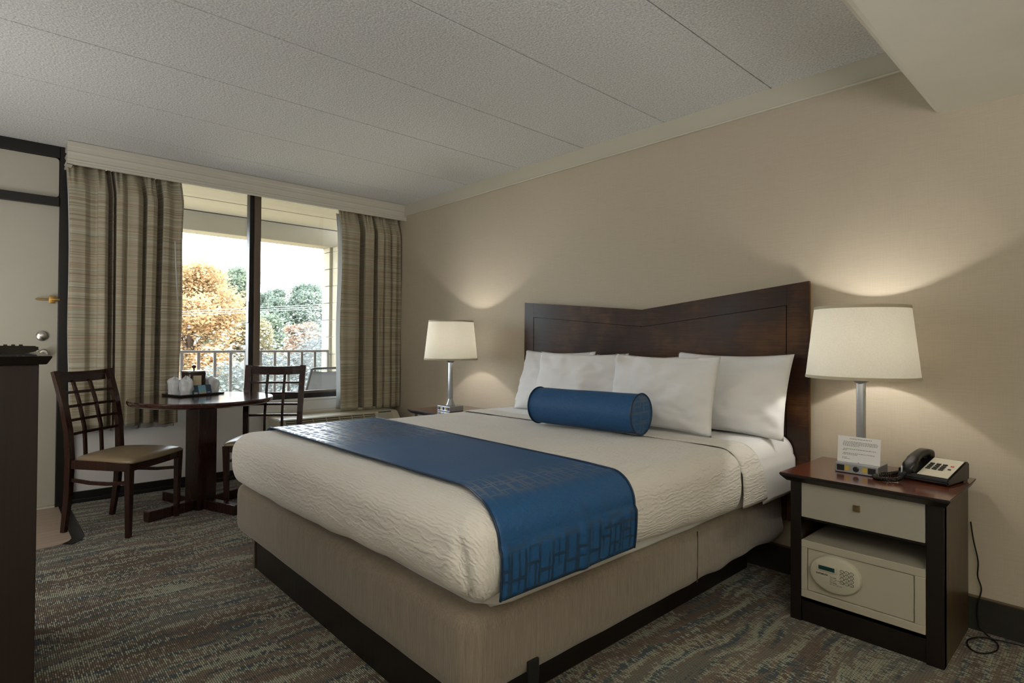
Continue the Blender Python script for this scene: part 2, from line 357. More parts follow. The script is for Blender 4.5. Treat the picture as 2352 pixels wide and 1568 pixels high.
def tube(pts, r, n=8, bm=None, closed=False):
    """round tube along pts, r number or list"""
    bm = bm or bmesh.new(); P = [Vector(p) for p in pts]; rings = []; up = None
    for i, p in enumerate(P):
        if closed: d = P[(i + 1) % len(P)] - P[i - 1]
        else: d = (P[min(i + 1, len(P) - 1)] - P[max(i - 1, 0)])
        d.normalize()
        if up is None: up = d.orthogonal().normalized()
        else: up = (up - d * up.dot(d)).normalized()
        s = d.cross(up); rr = r[i] if isinstance(r, (list, tuple)) else r
        rings.append([bm.verts.new(p + (up * math.cos(2 * PI * k / n) + s * math.sin(2 * PI * k / n)) * rr) for k in range(n)])
    pr = list(zip(rings, rings[1:])) + ([(rings[-1], rings[0])] if closed else [])
    for a, b in pr:
        for k in range(n): bm.faces.new((a[k], a[(k + 1) % n], b[(k + 1) % n], b[k]))
    if not closed: bm.faces.new(rings[0]); bm.faces.new(rings[-1])
    return bm
def bar(p0, p1, w0, d0, w1=None, d1=None, side=(1, 0, 0), bm=None, bevel=0.002):
    """tapered rectangular bar from p0 to p1; widths along side and the perpendicular"""
    bm2 = bmesh.new(); p0 = Vector(p0); p1 = Vector(p1); w1 = w0 if w1 is None else w1; d1 = d0 if d1 is None else d1
    ax = (p1 - p0).normalized(); s = Vector(side); s = (s - ax * s.dot(ax)).normalized(); t = ax.cross(s)
    v = []
    for p, w_, d_ in ((p0, w0, d0), (p1, w1, d1)):
        for a, b_ in ((-1, -1), (1, -1), (1, 1), (-1, 1)): v.append(bm2.verts.new(p + s * a * w_ / 2 + t * b_ * d_ / 2))
    for f in ((0, 1, 2, 3), (7, 6, 5, 4), (0, 4, 5, 1), (1, 5, 6, 2), (2, 6, 7, 3), (3, 7, 4, 0)): bm2.faces.new([v[i] for i in f])
    if bevel: bmesh.ops.bevel(bm2, geom=bm2.edges[:], offset=bevel, segments=1, affect='EDGES')
    if bm is None: return bm2
    me = bpy.data.meshes.new('t'); bm2.to_mesh(me); bm2.free(); bm.from_mesh(me); bpy.data.meshes.remove(me); return bm
def path_bar(pts, w, d, side=(1, 0, 0)):
    """rectangular section swept along pts (w, d numbers or per-point lists)"""
    bm = bmesh.new(); P = [Vector(p) for p in pts]; rings = []
    for i, p in enumerate(P):
        ax = (P[min(i + 1, len(P) - 1)] - P[max(i - 1, 0)]).normalized(); s = Vector(side); s = (s - ax * s.dot(ax)).normalized(); t = ax.cross(s)
        wi = w[i] if isinstance(w, (list, tuple)) else w; di = d[i] if isinstance(d, (list, tuple)) else d
        rings.append([bm.verts.new(p + s * a * wi / 2 + t * b_ * di / 2) for a, b_ in ((-1, -1), (1, -1), (1, 1), (-1, 1))])
    for a, b in zip(rings, rings[1:]):
        for k in range(4): bm.faces.new((a[k], a[(k + 1) % 4], b[(k + 1) % 4], b[k]))
    bm.faces.new(rings[0]); bm.faces.new(rings[-1][::-1])
    return bm
def grid(nu, nv, fn, bm=None, uvfn=None, closed_u=False):
    bm = bm or bmesh.new(); V = [[bm.verts.new(fn(i / nu, j / nv)) for j in range(nv + 1)] for i in range(nu + (0 if closed_u else 1))]
    lay = bm.loops.layers.uv.verify() if uvfn else None
    for i in range(nu):
        for j in range(nv):
            i2 = (i + 1) % nu if closed_u else i + 1
            f = bm.faces.new((V[i][j], V[i2][j], V[i2][j + 1], V[i][j + 1])); f.smooth = True
            if lay:
                for lp, (a, b) in zip(f.loops, ((i, j), (i + 1, j), (i + 1, j + 1), (i, j + 1))): lp[lay].uv = uvfn(a / nu, b / nv)
    return bm
def text(name, s, size, mat, parent, mtx, depth=0.0006, bold=False):
    cu = bpy.data.curves.new(name, 'FONT'); cu.body = s; cu.size = size; cu.extrude = depth; cu.align_x = 'LEFT'
    if bold: cu.offset = size * 0.02
    ob = bpy.data.objects.new(name, cu); C.objects.link(ob)
    dg = bpy.context.evaluated_depsgraph_get(); me = bpy.data.meshes.new_from_object(ob.evaluated_get(dg))
    bpy.data.objects.remove(ob); bm = bmesh.new(); bm.from_mesh(me); bpy.data.meshes.remove(me); bm.transform(mtx)
    return part(name, bm, mat, parent)
# ================================================================ the room
H = 2.44
struct('floor', B((-0.26, 6.6, -3.75, 0.02, -0.1, 0.0)), 'carpet')
struct('wall_right', B((-0.41, 6.7, 0.02, 0.17, 0, H)), 'wallpaper')
struct('wall_back', B((6.6, 6.75, -3.9, 0.17, 0, H)), 'wallpaper')
struct('wall_front', B((-0.41, 6.7, -3.9, -3.75, 0, H)), 'wallpaper')
WY0, WY1, WZ0, WZ1 = -2.45, -0.13, 0.655, 2.42
struct('wall_left', B((-0.41, -0.26, -2.53, 0.02, 0, WZ0 - 0.03), (-0.41, -0.26, -2.53, 0.02, WZ1, H), (-0.41, -0.26, -2.53, WY0, WZ0 - 0.03, WZ1), (-0.41, -0.26, WY1, 0.02, WZ0 - 0.03, WZ1), (-0.41, -0.26, -3.9, -3.55, 0, H)), 'white_wall')
# ceiling slab with its two-foot stippled panels
ce = structure_root('ceiling', (2, -1.8, H))
part('slab', B((-0.41, 6.75, -3.9, 0.17, H + 0.012, H + 0.14)), 'soffit', ce)
xs = [-0.26] + [1.578 - 0.613 * k for k in (2, 1)] + [1.578 + 0.613 * k for k in range(9)]
for a, b in zip(xs, xs[1:]):
    bm = B((a + 0.003, min(b, 6.6) - 0.003, -3.75, 0.02, H, H + 0.014), bevel=0.0015, seg=1)
    part('ceiling_panel', bm, 'ceiling', ce)
# soffit: boxed duct with a rounded corner
def soff():
    r = 0.035; pts = [(4.08, H), (4.08, 2.116 + r)] + [(4.08 + r - r * math.cos(a), 2.116 + r - r * math.sin(a)) for a in (0.4, 0.8, 1.2)] + [(4.08 + r, 2.116), (5.6, 2.116), (5.6, H)]
    return prism(pts, 'y', -3.75, 0.02)
struct('trim_soffit', soff(), 'soffit')
# crown board with a bead
bm = B((0.0, 4.08, 0.0, 0.02, 2.336, H)); tube([(0.0, 0.0, 2.338), (4.08, 0.0, 2.338)], 0.006, 8, bm); struct('trim_crown', bm, 'trim')
struct('trim_ceiling_joint', B((0.0, 4.08, 0.002, 0.02, H - 0.002, H + 0.004)), 'carpet_binding')
# baseboards
bb = structure_root('baseboard_right', (2, 0, 0)); part('carpet_strip', B((-0.26, 6.6, 0.006, 0.02, 0.0, 0.128)), 'carpet_base', bb)
bm = bmesh.new(); tube([(-0.26, 0.012, 0.13), (6.6, 0.012, 0.13)], 0.007, 6, bm); part('binding', bm, 'carpet_binding', bb)
bb = structure_root('baseboard_left', (-0.26, -1.2, 0)); part('vinyl_strip', B((-0.26, -0.245, -2.53, 0.02, 0.0, 0.075), bevel=0.003), 'black_base', bb)
part('vinyl_ledge', B((-0.245, -0.225, -2.53, 0.02, 0.0, 0.03), bevel=0.005), 'black_base', bb)
# ---- door with transom
d = structure_root('door_1', (-0.26, -3.0, 0))
part('door_frame', B((-0.30, -0.20, -2.61, -2.525, 0, H), (-0.30, -0.20, -3.6, -2.61, 2.362, H), (-0.31, -0.19, -3.6, -2.61, 2.034, 2.092), (-0.30, -0.272, -3.6, -2.6, 0, H), (-0.30, -0.20, -3.6, -3.5, 0, 2.034), bevel=0.004), 'dark_frame', d)
def rrect(y0, y1, z0, z1, r, x0, x1):
    pts = []
    for cy, cz, a0 in ((y1 - r, z1 - r, 0), (y0 + r, z1 - r, PI / 2), (y0 + r, z0 + r, PI), (y1 - r, z0 + r, 1.5 * PI)):
        pts += [(cy + r * math.cos(a0 + k * PI / 8), cz + r * math.sin(a0 + k * PI / 8)) for k in range(5)]
    return prism(pts, 'x', x0, x1)
part('transom_panel', rrect(-3.5, -2.614, 2.094, 2.36, 0.02, -0.27, -0.215), 'door', d)
dp = part('door_panel', B((-0.27, -0.225, -3.505, -2.605, 0.012, 2.036), bevel=0.003), 'door', d)
bm = lathe([(0.0, 0.0), (0.03, 0.0), (0.034, 0.004), (0.033, 0.012), (0.026, 0.017), (0.0, 0.018)]); bm.transform(Matrix.Translation((-0.225, -2.69, 1.155)) @ Matrix.Rotation(PI / 2, 4, 'Y')); part('deadbolt', bm, 'chrome', d, smooth=True, angle=40)
bm = lathe([(0.0, 0.0), (0.033, 0.0), (0.033, 0.008), (0.024, 0.014), (0.013, 0.02), (0.013, 0.04), (0.026, 0.05), (0.03, 0.064), (0.024, 0.078), (0.008, 0.08), (0.0, 0.077)]); bm.transform(Matrix.Translation((-0.225, -2.685, 1.035)) @ Matrix.Rotation(PI / 2, 4, 'Y')); part('door_knob', bm, 'chrome', d, smooth=True, angle=50)
bm = B((-0.208, -0.19, -2.66, -2.625, 1.375, 1.425), (-0.2, -0.18, -2.65, -2.60, 1.395, 1.407), bevel=0.003)
tube([(-0.205, -2.65, 1.404), (-0.195, -2.72, 1.406), (-0.195, -2.73, 1.4), (-0.195, -2.72, 1.394), (-0.205, -2.65, 1.396)], 0.003, 6, bm); part('swing_latch', bm, 'gold', d, smooth=True, angle=40)
part('threshold', B((-0.26, -0.19, -3.6, -2.61, 0.0, 0.012), bevel=0.003), 'trim', d)
# vinyl entry mat with rubber edge
mt = thing('entry_mat', 'tan vinyl entry mat with a dark edge at the foot of the door', 'mat', (0.25, -3.0, 0))
pts = [(-0.19, -3.6), (0.74, -3.6), (0.715, -2.75)] + [(0.60 + 0.11 * math.cos(a), -2.70 + 0.11 * math.sin(a)) for a in (0.2, 0.6, 1.0, 1.4)] + [(0.5, -2.592), (-0.19, -2.592)]
part('sheet', prism(pts, 'z', 0.0, 0.004), 'vinyl_mat', mt)
pts = [(-0.22, -2.60), (0.5, -2.60), (0.60, -2.60), (0.69, -2.64), (0.73, -2.60), (0.68, -2.55), (0.60, -2.53), (-0.22, -2.535)]
part('rubber_edge', prism(pts, 'z', 0.0, 0.0035), 'dark_frame', mt)
# ---- window
wd = structure_root('window_1', (-0.30, -1.29, WZ0))
fr = [(-0.36, -0.27, WY0, WY1, WZ0 - 0.03, WZ0 + 0.012), (-0.36, -0.27, WY0, WY1, WZ1 - 0.05, WZ1), (-0.36, -0.27, WY0, WY0 + 0.05, WZ0, WZ1), (-0.36, -0.27, WY1 - 0.05, WY1, WZ0, WZ1)]
part('window_frame', B(*fr, bevel=0.003), 'dark_frame', wd)
part('track', B((-0.325, -0.3, WY0 + 0.05, WY1 - 0.05, WZ0 + 0.012, WZ0 + 0.032), bevel=0.002), 'bronze', wd)
part('mullion', B((-0.36, -0.285, -1.335, -1.30, WZ0 + 0.012, WZ1 - 0.05), bevel=0.003), 'dark_frame', wd)
part('sash_stile', B((-0.335, -0.26, -1.30, -1.25, WZ0 + 0.012, WZ1 - 0.05), bevel=0.003), 'bronze', wd)
part('sash_pull', B((-0.33, -0.262, -1.345, -1.325, 1.28, 1.46), bevel=0.004), 'dark_frame', wd)
part('pane', B((-0.345, -0.341, WY0 + 0.04, -1.32, WZ0 + 0.02, WZ1 - 0.04)), 'glass', wd)
part('pane', B((-0.31, -0.306, -1.28, WY1 - 0.04, WZ0 + 0.02, WZ1 - 0.04)), 'glass', wd)
struct('trim_sill', B((-0.27, -0.245, WY0, WY1, WZ0 - 0.048, WZ0 - 0.03), bevel=0.003), 'white_wall')
# ---- valance
va = structure_root('trim_valance', (-0.1, -1.3, 2.29))
prof = [(0.0, H - 0.003), (0.0, 2.405), (-0.003, 2.400), (-0.003, 2.374), (0.0005, 2.368), (-0.002, 2.35), (-0.002, 2.325), (0.0015, 2.316), (-0.0015, 2.308), (0.001, 2.299), (0.001, 2.287), (-0.018, 2.287), (-0.018, H - 0.003)]
part('valance_board', prism(prof, 'y', -2.588, 0.02), 'valance', va)
pr2 = [(-2.575 - p_[0] * 1.2, p_[1]) for p_ in prof]
part('valance_return', prism([(-2.575 + (-p_[0]) * 3.0 - 0.010, p_[1]) for p_ in prof[:11]] + [(-2.557, 2.287), (-2.557, H - 0.003)], 'x', -0.26, -0.004), 'valance', va)
part('curtain_track', B((-0.12, -0.08, -2.55, 0.01, 2.345, 2.365)), 'nickel', va)
# ---- curtains
def curtain(name, label, y0, y1, z0, z1, folds, group, hem=0.0, flare=0.0, seed=0):
    """folds: list of (s, depth 0..1) knots across the width"""
    t = thing(name, label, 'curtain', (-0.1, (y0 + y1) / 2, z0), 0, group)
    ks = [k[0] for k in folds]; kd = [k[1] if k[1] < 0.2 else 0.62 + 0.38 * k[1] for k in folds]
    def prof(s):
        for i in range(len(ks) - 1):
            if s <= ks[i + 1]:
                q = (s - ks[i]) / (ks[i + 1] - ks[i]); q = q * q * (3 - 2 * q); return kd[i] + (kd[i + 1] - kd[i]) * q
        return kd[-1]
    def fn(u, v):
        z = z0 + (z1 - z0) * v; top = max(0, (v - 0.9) / 0.1)
        sw = 0.008 * math.sin(3 * v * PI + u * 9 + seed) * (1 - top)
        uu = min(1, max(0, u + sw))
        d_ = prof(uu); d_ = d_ * (1 - 0.45 * top) + 0.10 * top * math.sin(u * 95 + 3 * math.sin(u * 17))
        d_ += 0.12 * noise.noise(Vector((u * 9 + seed, v * 2.2, 1)))
        y = y0 + (y1 - y0) * u + sw * 0.7 + flare * (1 - v) * (0.5 - u) * -1 + 0.018 * math.sin(prof(uu) * 3) * (1 - top)
        zz = z + (hem * noise.noise(Vector((u * 5 + seed, 3, 0))) if v < 0.02 else 0)
        return (-0.205 + 0.15 * d_, y, zz)
    bm = grid(260, 44, fn)
    o = part('curtain_cloth', bm, 'curtain', t, smooth=True)
    so = o.modifiers.new('thick', 'SOLIDIFY'); so.thickness = 0.003
    def fl(u, v):
        p_ = fn(min(1, u * 0.985 + 0.008), v); z = z0 - 0.035 + (z1 - z0) * v - 0.012 * noise.noise(Vector((u * 14 + seed, 0, 5))); return (p_[0] * 0.35 - 0.135, p_[1], z)
    o = part('curtain_lining', grid(160, 10, fl), 'lining', t, smooth=True); so = o.modifiers.new('thick', 'SOLIDIFY'); so.thickness = 0.002
    return t
fl_ = [(0, .7), (.03, 1), (.13, .85), (.17, .25), (.21, .2), (.25, .9), (.30, 1), (.335, .15), (.36, .35), (.375, .1), (.395, .95), (.445, 1), (.47, .35), (.50, .9), (.58, .95), (.61, .3), (.64, .15), (.665, .95), (.715, 1), (.74, .7), (.77, .05), (.79, .0), (.81, .95), (.86, .9), (.90, .35), (.95, .4), (.975, .8), (1, .6)]
curtain('curtain', 'wide striped curtain hanging between the door and the window', -2.585, -1.885, 0.525, 2.33, fl_, 'striped curtains at the window', 0.02, -0.05, 1)
fr_ = [(0, .8), (.04, 1), (.12, .8), (.22, .9), (.29, .8), (.32, .05), (.36, .05), (.39, .95), (.52, .9), (.555, .0), (.575, .0), (.60, .95), (.68, .9), (.70, .4), (.73, .95), (.81, 1), (.83, .4), (.85, .85), (.905, .85), (.925, .2), (.945, .3), (.96, .8), (1, .7)]
curtain('curtain', 'narrow striped curtain hanging beside the headboard wall above the air conditioner', -0.62, 0.005, 0.51, 2.33, fr_, 'striped curtains at the window', 0.005, 0.0, 7)
wn_ = tube([(-0.04, -1.945, 1.86), (-0.035, -1.94, 1.7), (-0.03, -1.925, 1.42)], 0.004, 8); tagged(part('curtain_wand', wn_, 'lining', None, smooth=True), 'thin white pull wand hanging over the edge of the wide curtain', 'wand')

# ================================================================ outside
for nm, bm, m_ in (('trim_balcony_ceiling', B((-1.72, -0.41, -4.4, 0.9, 2.452, 2.6)), 'stucco'), ('trim_balcony_beam', B((-1.95, -1.72, -4.4, 0.9, 2.25, 2.7), bevel=0.006), 'stucco'), ('trim_balcony_floor', B((-1.95, -0.41, -4.4, 0.9, -0.2, -0.04)), 'concrete'), ('trim_ceiling_seam', B((-1.725, -1.70, -4.4, 0.9, 2.446, 2.456)), 'dark_frame'), ('trim_ceiling_batten', B((-1.13, -1.12, -4.4, 0.9, 2.449, 2.456)), 'bronze')):
    struct(nm, bm, m_)
bw = structure_root('wall_balcony', (-1.2, 0.2, 0))
part('mortar', B((-1.945, -0.41, 0.125, 0.29, -0.04, 2.25)), 'concrete', bw)
for k in range(12):
    z = -0.04 + k * 0.203; off = 0.2 * (k % 2)
    x = -1.95
    segs = [-1.95, -1.75 + 0.0 * off] + [-1.75 + off + 0.4 * j for j in range(1 if off == 0 else 0, 5)]
    segs = sorted(set([round(s_, 3) for s_ in segs if s_ < -0.42])) + [-0.415]
    for a, b in zip(segs, segs[1:]):
        part('block', B((a + 0.004, b - 0.004, 0.11 if a > -1.8 else 0.075, 0.3, z + 0.004, min(z + 0.199, 2.248)), bevel=0.003, seg=1), 'block', bw)
rl = thing('balcony_railing', 'dark metal balcony railing with upright bars outside the window', 'railing', (-1.78, -1.5, -0.04))
part('top_rail', B((-1.80, -1.755, -4.3, 0.10, 1.0, 1.025), bevel=0.006), 'rail', rl)
part('bottom_rail', B((-1.795, -1.76, -4.3, 0.10, 0.04, 0.06), bevel=0.004), 'rail', rl)
part('end_post', B((-1.80, -1.755, 0.06, 0.1, -0.04, 1.0), bevel=0.004), 'rail', rl)
y = -1.337 - 0.1565 * 18
bal = None
while y < 0.05:
    if bal is None: bal = part('baluster', B((-0.008, 0.008, -0.014, 0.014, 0.06, 1.0)), 'rail', rl, local=True); o = bal
    else: o = bal.copy(); C.objects.link(o); o.parent = rl
    o.location = (0.0, y + 1.5, 0.04); y += 0.1565
# sling lounge chair on the balcony
sc = thing('balcony_chair', 'grey sling chair standing on the balcony outside the window', 'chair', (-1.15, -0.25, -0.04))
XF = lambda x: -2.36 - x
for sx in (-1, 1):
    yy = -0.31 + sx * 0.20
    part('side_rail', tube([(XF(-0.75), yy, 0.36), (XF(-1.12), yy, 0.34), (XF(-1.22), yy, 0.42), (XF(-1.42), yy + 0.01, 0.82), (XF(-1.43), yy + 0.02, 0.84)], 0.012, 8), 'dark_frame', sc, smooth=True)
    part('leg', tube([(XF(-0.82), yy, 0.36), (XF(-0.80), yy, -0.04)], 0.011, 8), 'rail', sc, smooth=True)
    part('leg', tube([(XF(-1.18), yy, 0.38), (XF(-1.28), yy, -0.04)], 0.011, 8), 'rail', sc, smooth=True)
part('head_rail', tube([(XF(-1.43), -0.51, 0.835), (XF(-1.435), -0.47, 0.85), (XF(-1.435), -0.15, 0.85), (XF(-1.43), -0.11, 0.835)], 0.012, 8), 'dark_frame', sc, smooth=True)
def slg(u, v):
    pth = [(-0.76, 0.36), (-1.0, 0.335), (-1.14, 0.35), (-1.23, 0.45), (-1.33, 0.64), (-1.42, 0.83)]; f = v * 5; i = min(4, int(f)); q = f - i
    return (XF(pth[i][0] * (1 - q) + pth[i + 1][0] * q), -0.51 + 0.4 * u, pth[i][1] * (1 - q) + pth[i + 1][1] * q - 0.02 * math.sin(u * PI))
o = part('sling', grid(8, 20, slg), 'sling', sc, smooth=True); o.modifiers.new('t', 'SOLIDIFY').thickness = 0.004
# ground and trees
struct('ground', B((-90, -1.95, -50, 60, -4.2, -4.0)), 'ground')
def leaves(pts, size, seed, flat=0.4):
    rng = np.random.default_rng(seed); n = len(pts)
    a = rng.normal(size=(n, 3)); a[:, 2] *= flat; a /= np.linalg.norm(a, axis=1)[:, None] + 1e-9
    b = rng.normal(size=(n, 3)); b -= (b * a).sum(1)[:, None] * a; b /= np.linalg.norm(b, axis=1)[:, None] + 1e-9
    s = size * rng.uniform(0.6, 1.3, (n, 1)); P = np.asarray(pts)
    V = np.stack([P - a * s, P - b * s * 0.5, P + a * s, P + b * s * 0.5], 1).reshape(-1, 3)
    me = bpy.data.meshes.new('foliage'); me.vertices.add(4 * n); me.vertices.foreach_set('co', V.ravel().astype(np.float32))
    me.loops.add(4 * n); me.loops.foreach_set('vertex_index', np.arange(4 * n, dtype=np.int32))
    me.polygons.add(n); me.polygons.foreach_set('loop_start', np.arange(0, 4 * n, 4, dtype=np.int32)); me.polygons.foreach_set('loop_total', np.full(n, 4, dtype=np.int32))
    me.update(); me.validate(); return me
def tree(label, x, y, ztop, zlow, rx, leaf, n, size, seed, name='tree', group='trees beyond the balcony', blobs=22, bark='bark', layered=False, branch=True):
    n = int(n * 1.5); size *= 0.78
    rng = np.random.default_rng(seed); zb = -4.0
    t = thing(name, label, 'tree', (x, y, zb), 0, group)
    cz, rz = (ztop + zlow) / 2 - zb, (ztop - zlow) / 2
    cs = []
    for i in range(blobs):
        th = rng.uniform(0, 2 * PI); q = rng.uniform(-1, 1); rr_ = math.sqrt(1 - q * q) * rng.uniform(0.35, 0.8)
        cs.append((rx * rr_ * math.cos(th), rx * rr_ * math.sin(th), cz + rz * q * 0.8, rng.uniform(0.22, 0.42) * rx))
    pts = []
    for i, (bx, by, bz, br) in enumerate(cs):
        m = n // blobs; p_ = rng.normal(size=(m, 3)); p_ /= np.linalg.norm(p_, axis=1)[:, None]; p_ *= br * rng.uniform(0.55, 1.08, (m, 1)) * (1 + 0.25 * np.sin(p_[:, :1] * 7 + i))
        p_[:, 2] *= 0.35 if layered else 0.75
        pts.append(p_ + np.array([bx, by, bz]))
    me = leaves(np.concatenate(pts), size, seed); me.materials.append(MT[leaf])
    o = bpy.data.objects.new('foliage', me); C.objects.link(o); o.parent = t; o['kind'] = 'stuff'
    bm = tube([(0, 0, 0), (0.05, 0.03, cz * 0.5), (0, 0.05, cz), (0.04, 0, cz + rz * 0.8)], [0.16, 0.13, 0.08, 0.02], 8); part('trunk', bm, bark, t, local=True, smooth=True)
    if branch:
        bm = bmesh.new()
        for i, (bx, by, bz, br) in enumerate(cs):
            z0_ = max(1.0, bz - rx * 0.6); tube([(0, 0, z0_), (bx * 0.5, by * 0.5, z0_ + (bz - z0_) * 0.6), (bx, by, bz), (bx * 1.2, by * 1.2, bz + br * 0.4)], [0.05, 0.035, 0.02, 0.006], 5, bm)
        part('branches', bm, bark, t, local=True)
    return t
MT['leaf_orange'] = leafmat('orange_leaves', sr(172, 138, 100), sr(184, 156, 116), sr(188, 168, 134))
MT['leaf_green'] = leafmat('green_leaves', sr(112, 126, 112), sr(133, 144, 124), sr(150, 157, 133))
MT['leaf_dark'] = leafmat('pine_needles', sr(112, 128, 118), sr(132, 144, 132), sr(147, 157, 141))
MT['leaf_olive'] = leafmat('olive_leaves', sr(133, 130, 105), sr(153, 144, 115), sr(166, 157, 130))
MT['leaf_tan'] = leafmat('rust_leaves', sr(157, 132, 113), sr(171, 147, 128), sr(173, 158, 143))
MT['leaf_grey'] = leafmat('silver_twigs', sr(113, 119, 121), sr(137, 143, 143), sr(160, 164, 164))
MT['leaf_blue'] = leafmat('blue_spruce', sr(110, 118, 112), sr(132, 137, 132), sr(152, 155, 150))
tree('orange leaved autumn tree close behind the railing', -15.0, 1.75, 3.95, -3.0, 2.05, 'leaf_orange', 46000, 0.075, 1, 'maple_tree', blobs=60)
tree('orange tree seen mostly behind the wide curtain', -13.5, -1.6, 3.3, -3.0, 1.9, 'leaf_orange', 16000, 0.08, 31, 'maple_tree', blobs=30)
tree('rounded green tree rising beside the orange tree', -26.8, 6.85, 5.3, 0.0, 1.9, 'leaf_green', 34000, 0.085, 2, 'oak_tree', blobs=34)
tree('round topped green pine just right of the window mullion', -25.4, 8.35, 4.15, -1.0, 1.35, 'leaf_dark', 34000, 0.085, 3, 'pine_tree', blobs=44)
tree('airy flat topped pine standing behind the silvery trees', -25.6, 10.15, 4.35, 0.5, 1.6, 'leaf_dark', 30000, 0.085, 4, 'pine_tree', blobs=40)
tree('low dark pine furthest toward the block wall', -26.5, 12.4, 3.6, -1.0, 1.7, 'leaf_dark', 26000, 0.085, 5, 'pine_tree', blobs=24)
tree('faded olive tree in front of the green one', -14.6, 3.55, 2.0, -3.0, 1.15, 'leaf_olive', 24000, 0.06, 6, 'olive_tree', blobs=36)
tree('dull green tree filling the gap below the round pine', -19.5, 5.7, 2.4, -3.0, 1.5, 'leaf_green', 34000, 0.08, 16, 'oak_tree', blobs=30)
tree('rusty orange tree among the silvery branches', -15.9, 5.75, 2.25, -1.8, 0.95, 'leaf_tan', 14000, 0.06, 7, 'maple_tree', blobs=26)
for i_, (x_, y_, zt_) in enumerate(((-31, 5.2, 2.9), (-32, 9.6, 3.3), (-31.5, 13.6, 3.4), (-30, 17.0, 3.2))): tree('distant green tree in the back row beyond the pines, ' + ('behind the orange tree', 'behind the round pine', 'behind the airy pine', 'hidden by the block wall')[i_], x_, y_, zt_, -3.5, 2.5, 'leaf_green', 16000, 0.14, 40 + i_, 'oak_tree', blobs=26, branch=False)
def twigtree(label, x, y, ztop, zlow, rx, mat, seed, n=2600, name='bare_tree', droop=0.3):
    rng = np.random.default_rng(seed); t = thing(name, label, 'tree', (x, y, -4.0), 0, 'trees beyond the balcony')
    cz = (ztop + zlow) / 2 + 4; rz = (ztop - zlow) / 2
    part('trunk', tube([(0, 0, 0), (0.04, 0, cz * 0.6), (0, 0.04, cz + rz * 0.7)], [0.12, 0.09, 0.02], 8), 'greybark', t, local=True, smooth=True)
    V = []; Fc = []
    for i in range(n):
        th = rng.uniform(0, 2 * PI); q = rng.uniform(-1, 1); rr_ = math.sqrt(max(0, 1 - q * q)) * rng.uniform(0.3, 1.0)
        p0 = np.array([rx * rr_ * math.cos(th), rx * rr_ * math.sin(th), cz + rz * q]); d_ = np.array([math.cos(th + rng.normal() * 0.9), math.sin(th + rng.normal() * 0.9), rng.normal() * 0.3 - droop * 0.3]); L_ = rng.uniform(0.12, 0.42) * rx * 0.6
        s_ = np.array([-d_[1], d_[0], 0.3]); s_ /= np.linalg.norm(s_); wd_ = rng.uniform(0.004, 0.012)
        prev = None
        for k in range(4):
            c_ = p0 + d_ * L_ * k / 3 + np.array([0, 0, -0.08 * L_ * (k / 3) ** 2 + 0.03 * rng.normal() * L_]); ww = wd_ * (1 - 0.25 * k); b0 = len(V)
            V += [c_ - s_ * ww, c_ + s_ * ww, c_ + np.array([0, 0, ww * 1.5])]
            if prev is not None:
                for a, b in ((0, 1), (1, 2), (2, 0)): Fc.append((prev + a, prev + b, b0 + b, b0 + a))
            prev = b0
    me = bpy.data.meshes.new('twigs'); me.from_pydata([tuple(v_) for v_ in V], [], Fc); me.materials.append(MT[mat]); o = bpy.data.objects.new('twigs', me); C.objects.link(o); o.parent = t; o['kind'] = 'stuff'
    ml = leaves(rng.normal(size=(9000, 3)) * np.array([rx * 0.45, rx * 0.45, rz * 0.5]) + np.array([0, 0, cz]), 0.05, seed + 1, 0.2); ml.materials.append(MT['leaf_blue']); o = bpy.data.objects.new('needles', ml); C.objects.link(o); o.parent = t; o['kind'] = 'stuff'
twigtree('bare silvery tree nearest the block wall', -8.6, 3.15, 1.15, -2.4, 1.15, 'leaf_grey', 21, 3600)
twigtree('tangled silvery tree filling the view behind the sling chair', -9.2, 2.05, 0.75, -2.6, 1.15, 'leaf_grey', 22, 3600)
twigtree('pale spruce low behind the railing beside the orange tree', -8.9, 1.0, 0.55, -2.6, 0.75, 'leaf_blue', 23, 2600, 'spruce_tree')
twigtree('tall grey bare tree high in the corner by the block wall', -13.3, 5.9, 2.6, -2.0, 1.25, 'leaf_grey', 24, 2600)
for i, (z_, dz) in enumerate(((1.86, 0.18), (1.80, 0.20), (1.92, 0.17))):
    o = part('utility_wire', tube([(-14.5, -3.4 + 0, z_ - 0.45), (-13.15, 1.12, z_), (-10.38, 8.2, z_ + 0.62)], 0.007, 5), 'wire'); tagged(o, 'thin pale utility wire strung through the trees, ' + ('middle', 'lowest', 'highest')[i] + ' of three', 'wire', 'utility wires')
# ================================================================ air conditioner under the window
pt = thing('air_conditioner', 'beige wall air conditioner below the window with a slatted top', 'air conditioner', (0, -0.65, 0))
part('body', prism([(-0.258, 0.06), (-0.258, 0.50), (0.10, 0.505), (0.13, 0.50), (0.165, 0.455), (0.20, 0.40), (0.205, 0.06)], 'y', -1.23, -0.14, bevel=0.006), 'ptac', pt)
part('rear_housing', B((-0.258, -0.10, -1.24, -0.13, 0.495, 0.522), bevel=0.006), 'ptac', pt)
sd = Vector((0.0, 1, 0)); dn = Vector((0.07, 0, -0.10)).normalized(); nn = Vector((0.10, 0, 0.07)).normalized()
def onsl(t_, y_, o_): p_ = Vector((0.133, 0, 0.5)) + dn * t_ + nn * o_; return (p_.x, y_, p_.z)
bm = bmesh.new(); q = [bm.verts.new(onsl(t_, y_, 0.0012)) for t_, y_ in ((0.004, -1.19), (0.004, -0.38), (0.11, -0.38), (0.11, -1.19))]; bm.faces.new(q); r_ = bmesh.ops.extrude_face_region(bm, geom=bm.faces[:]); bmesh.ops.translate(bm, vec=nn * 0.001, verts=[e for e in r_['geom'] if isinstance(e, bmesh.types.BMVert)]); part('grille_opening', bm, 'ptac_dark', pt)
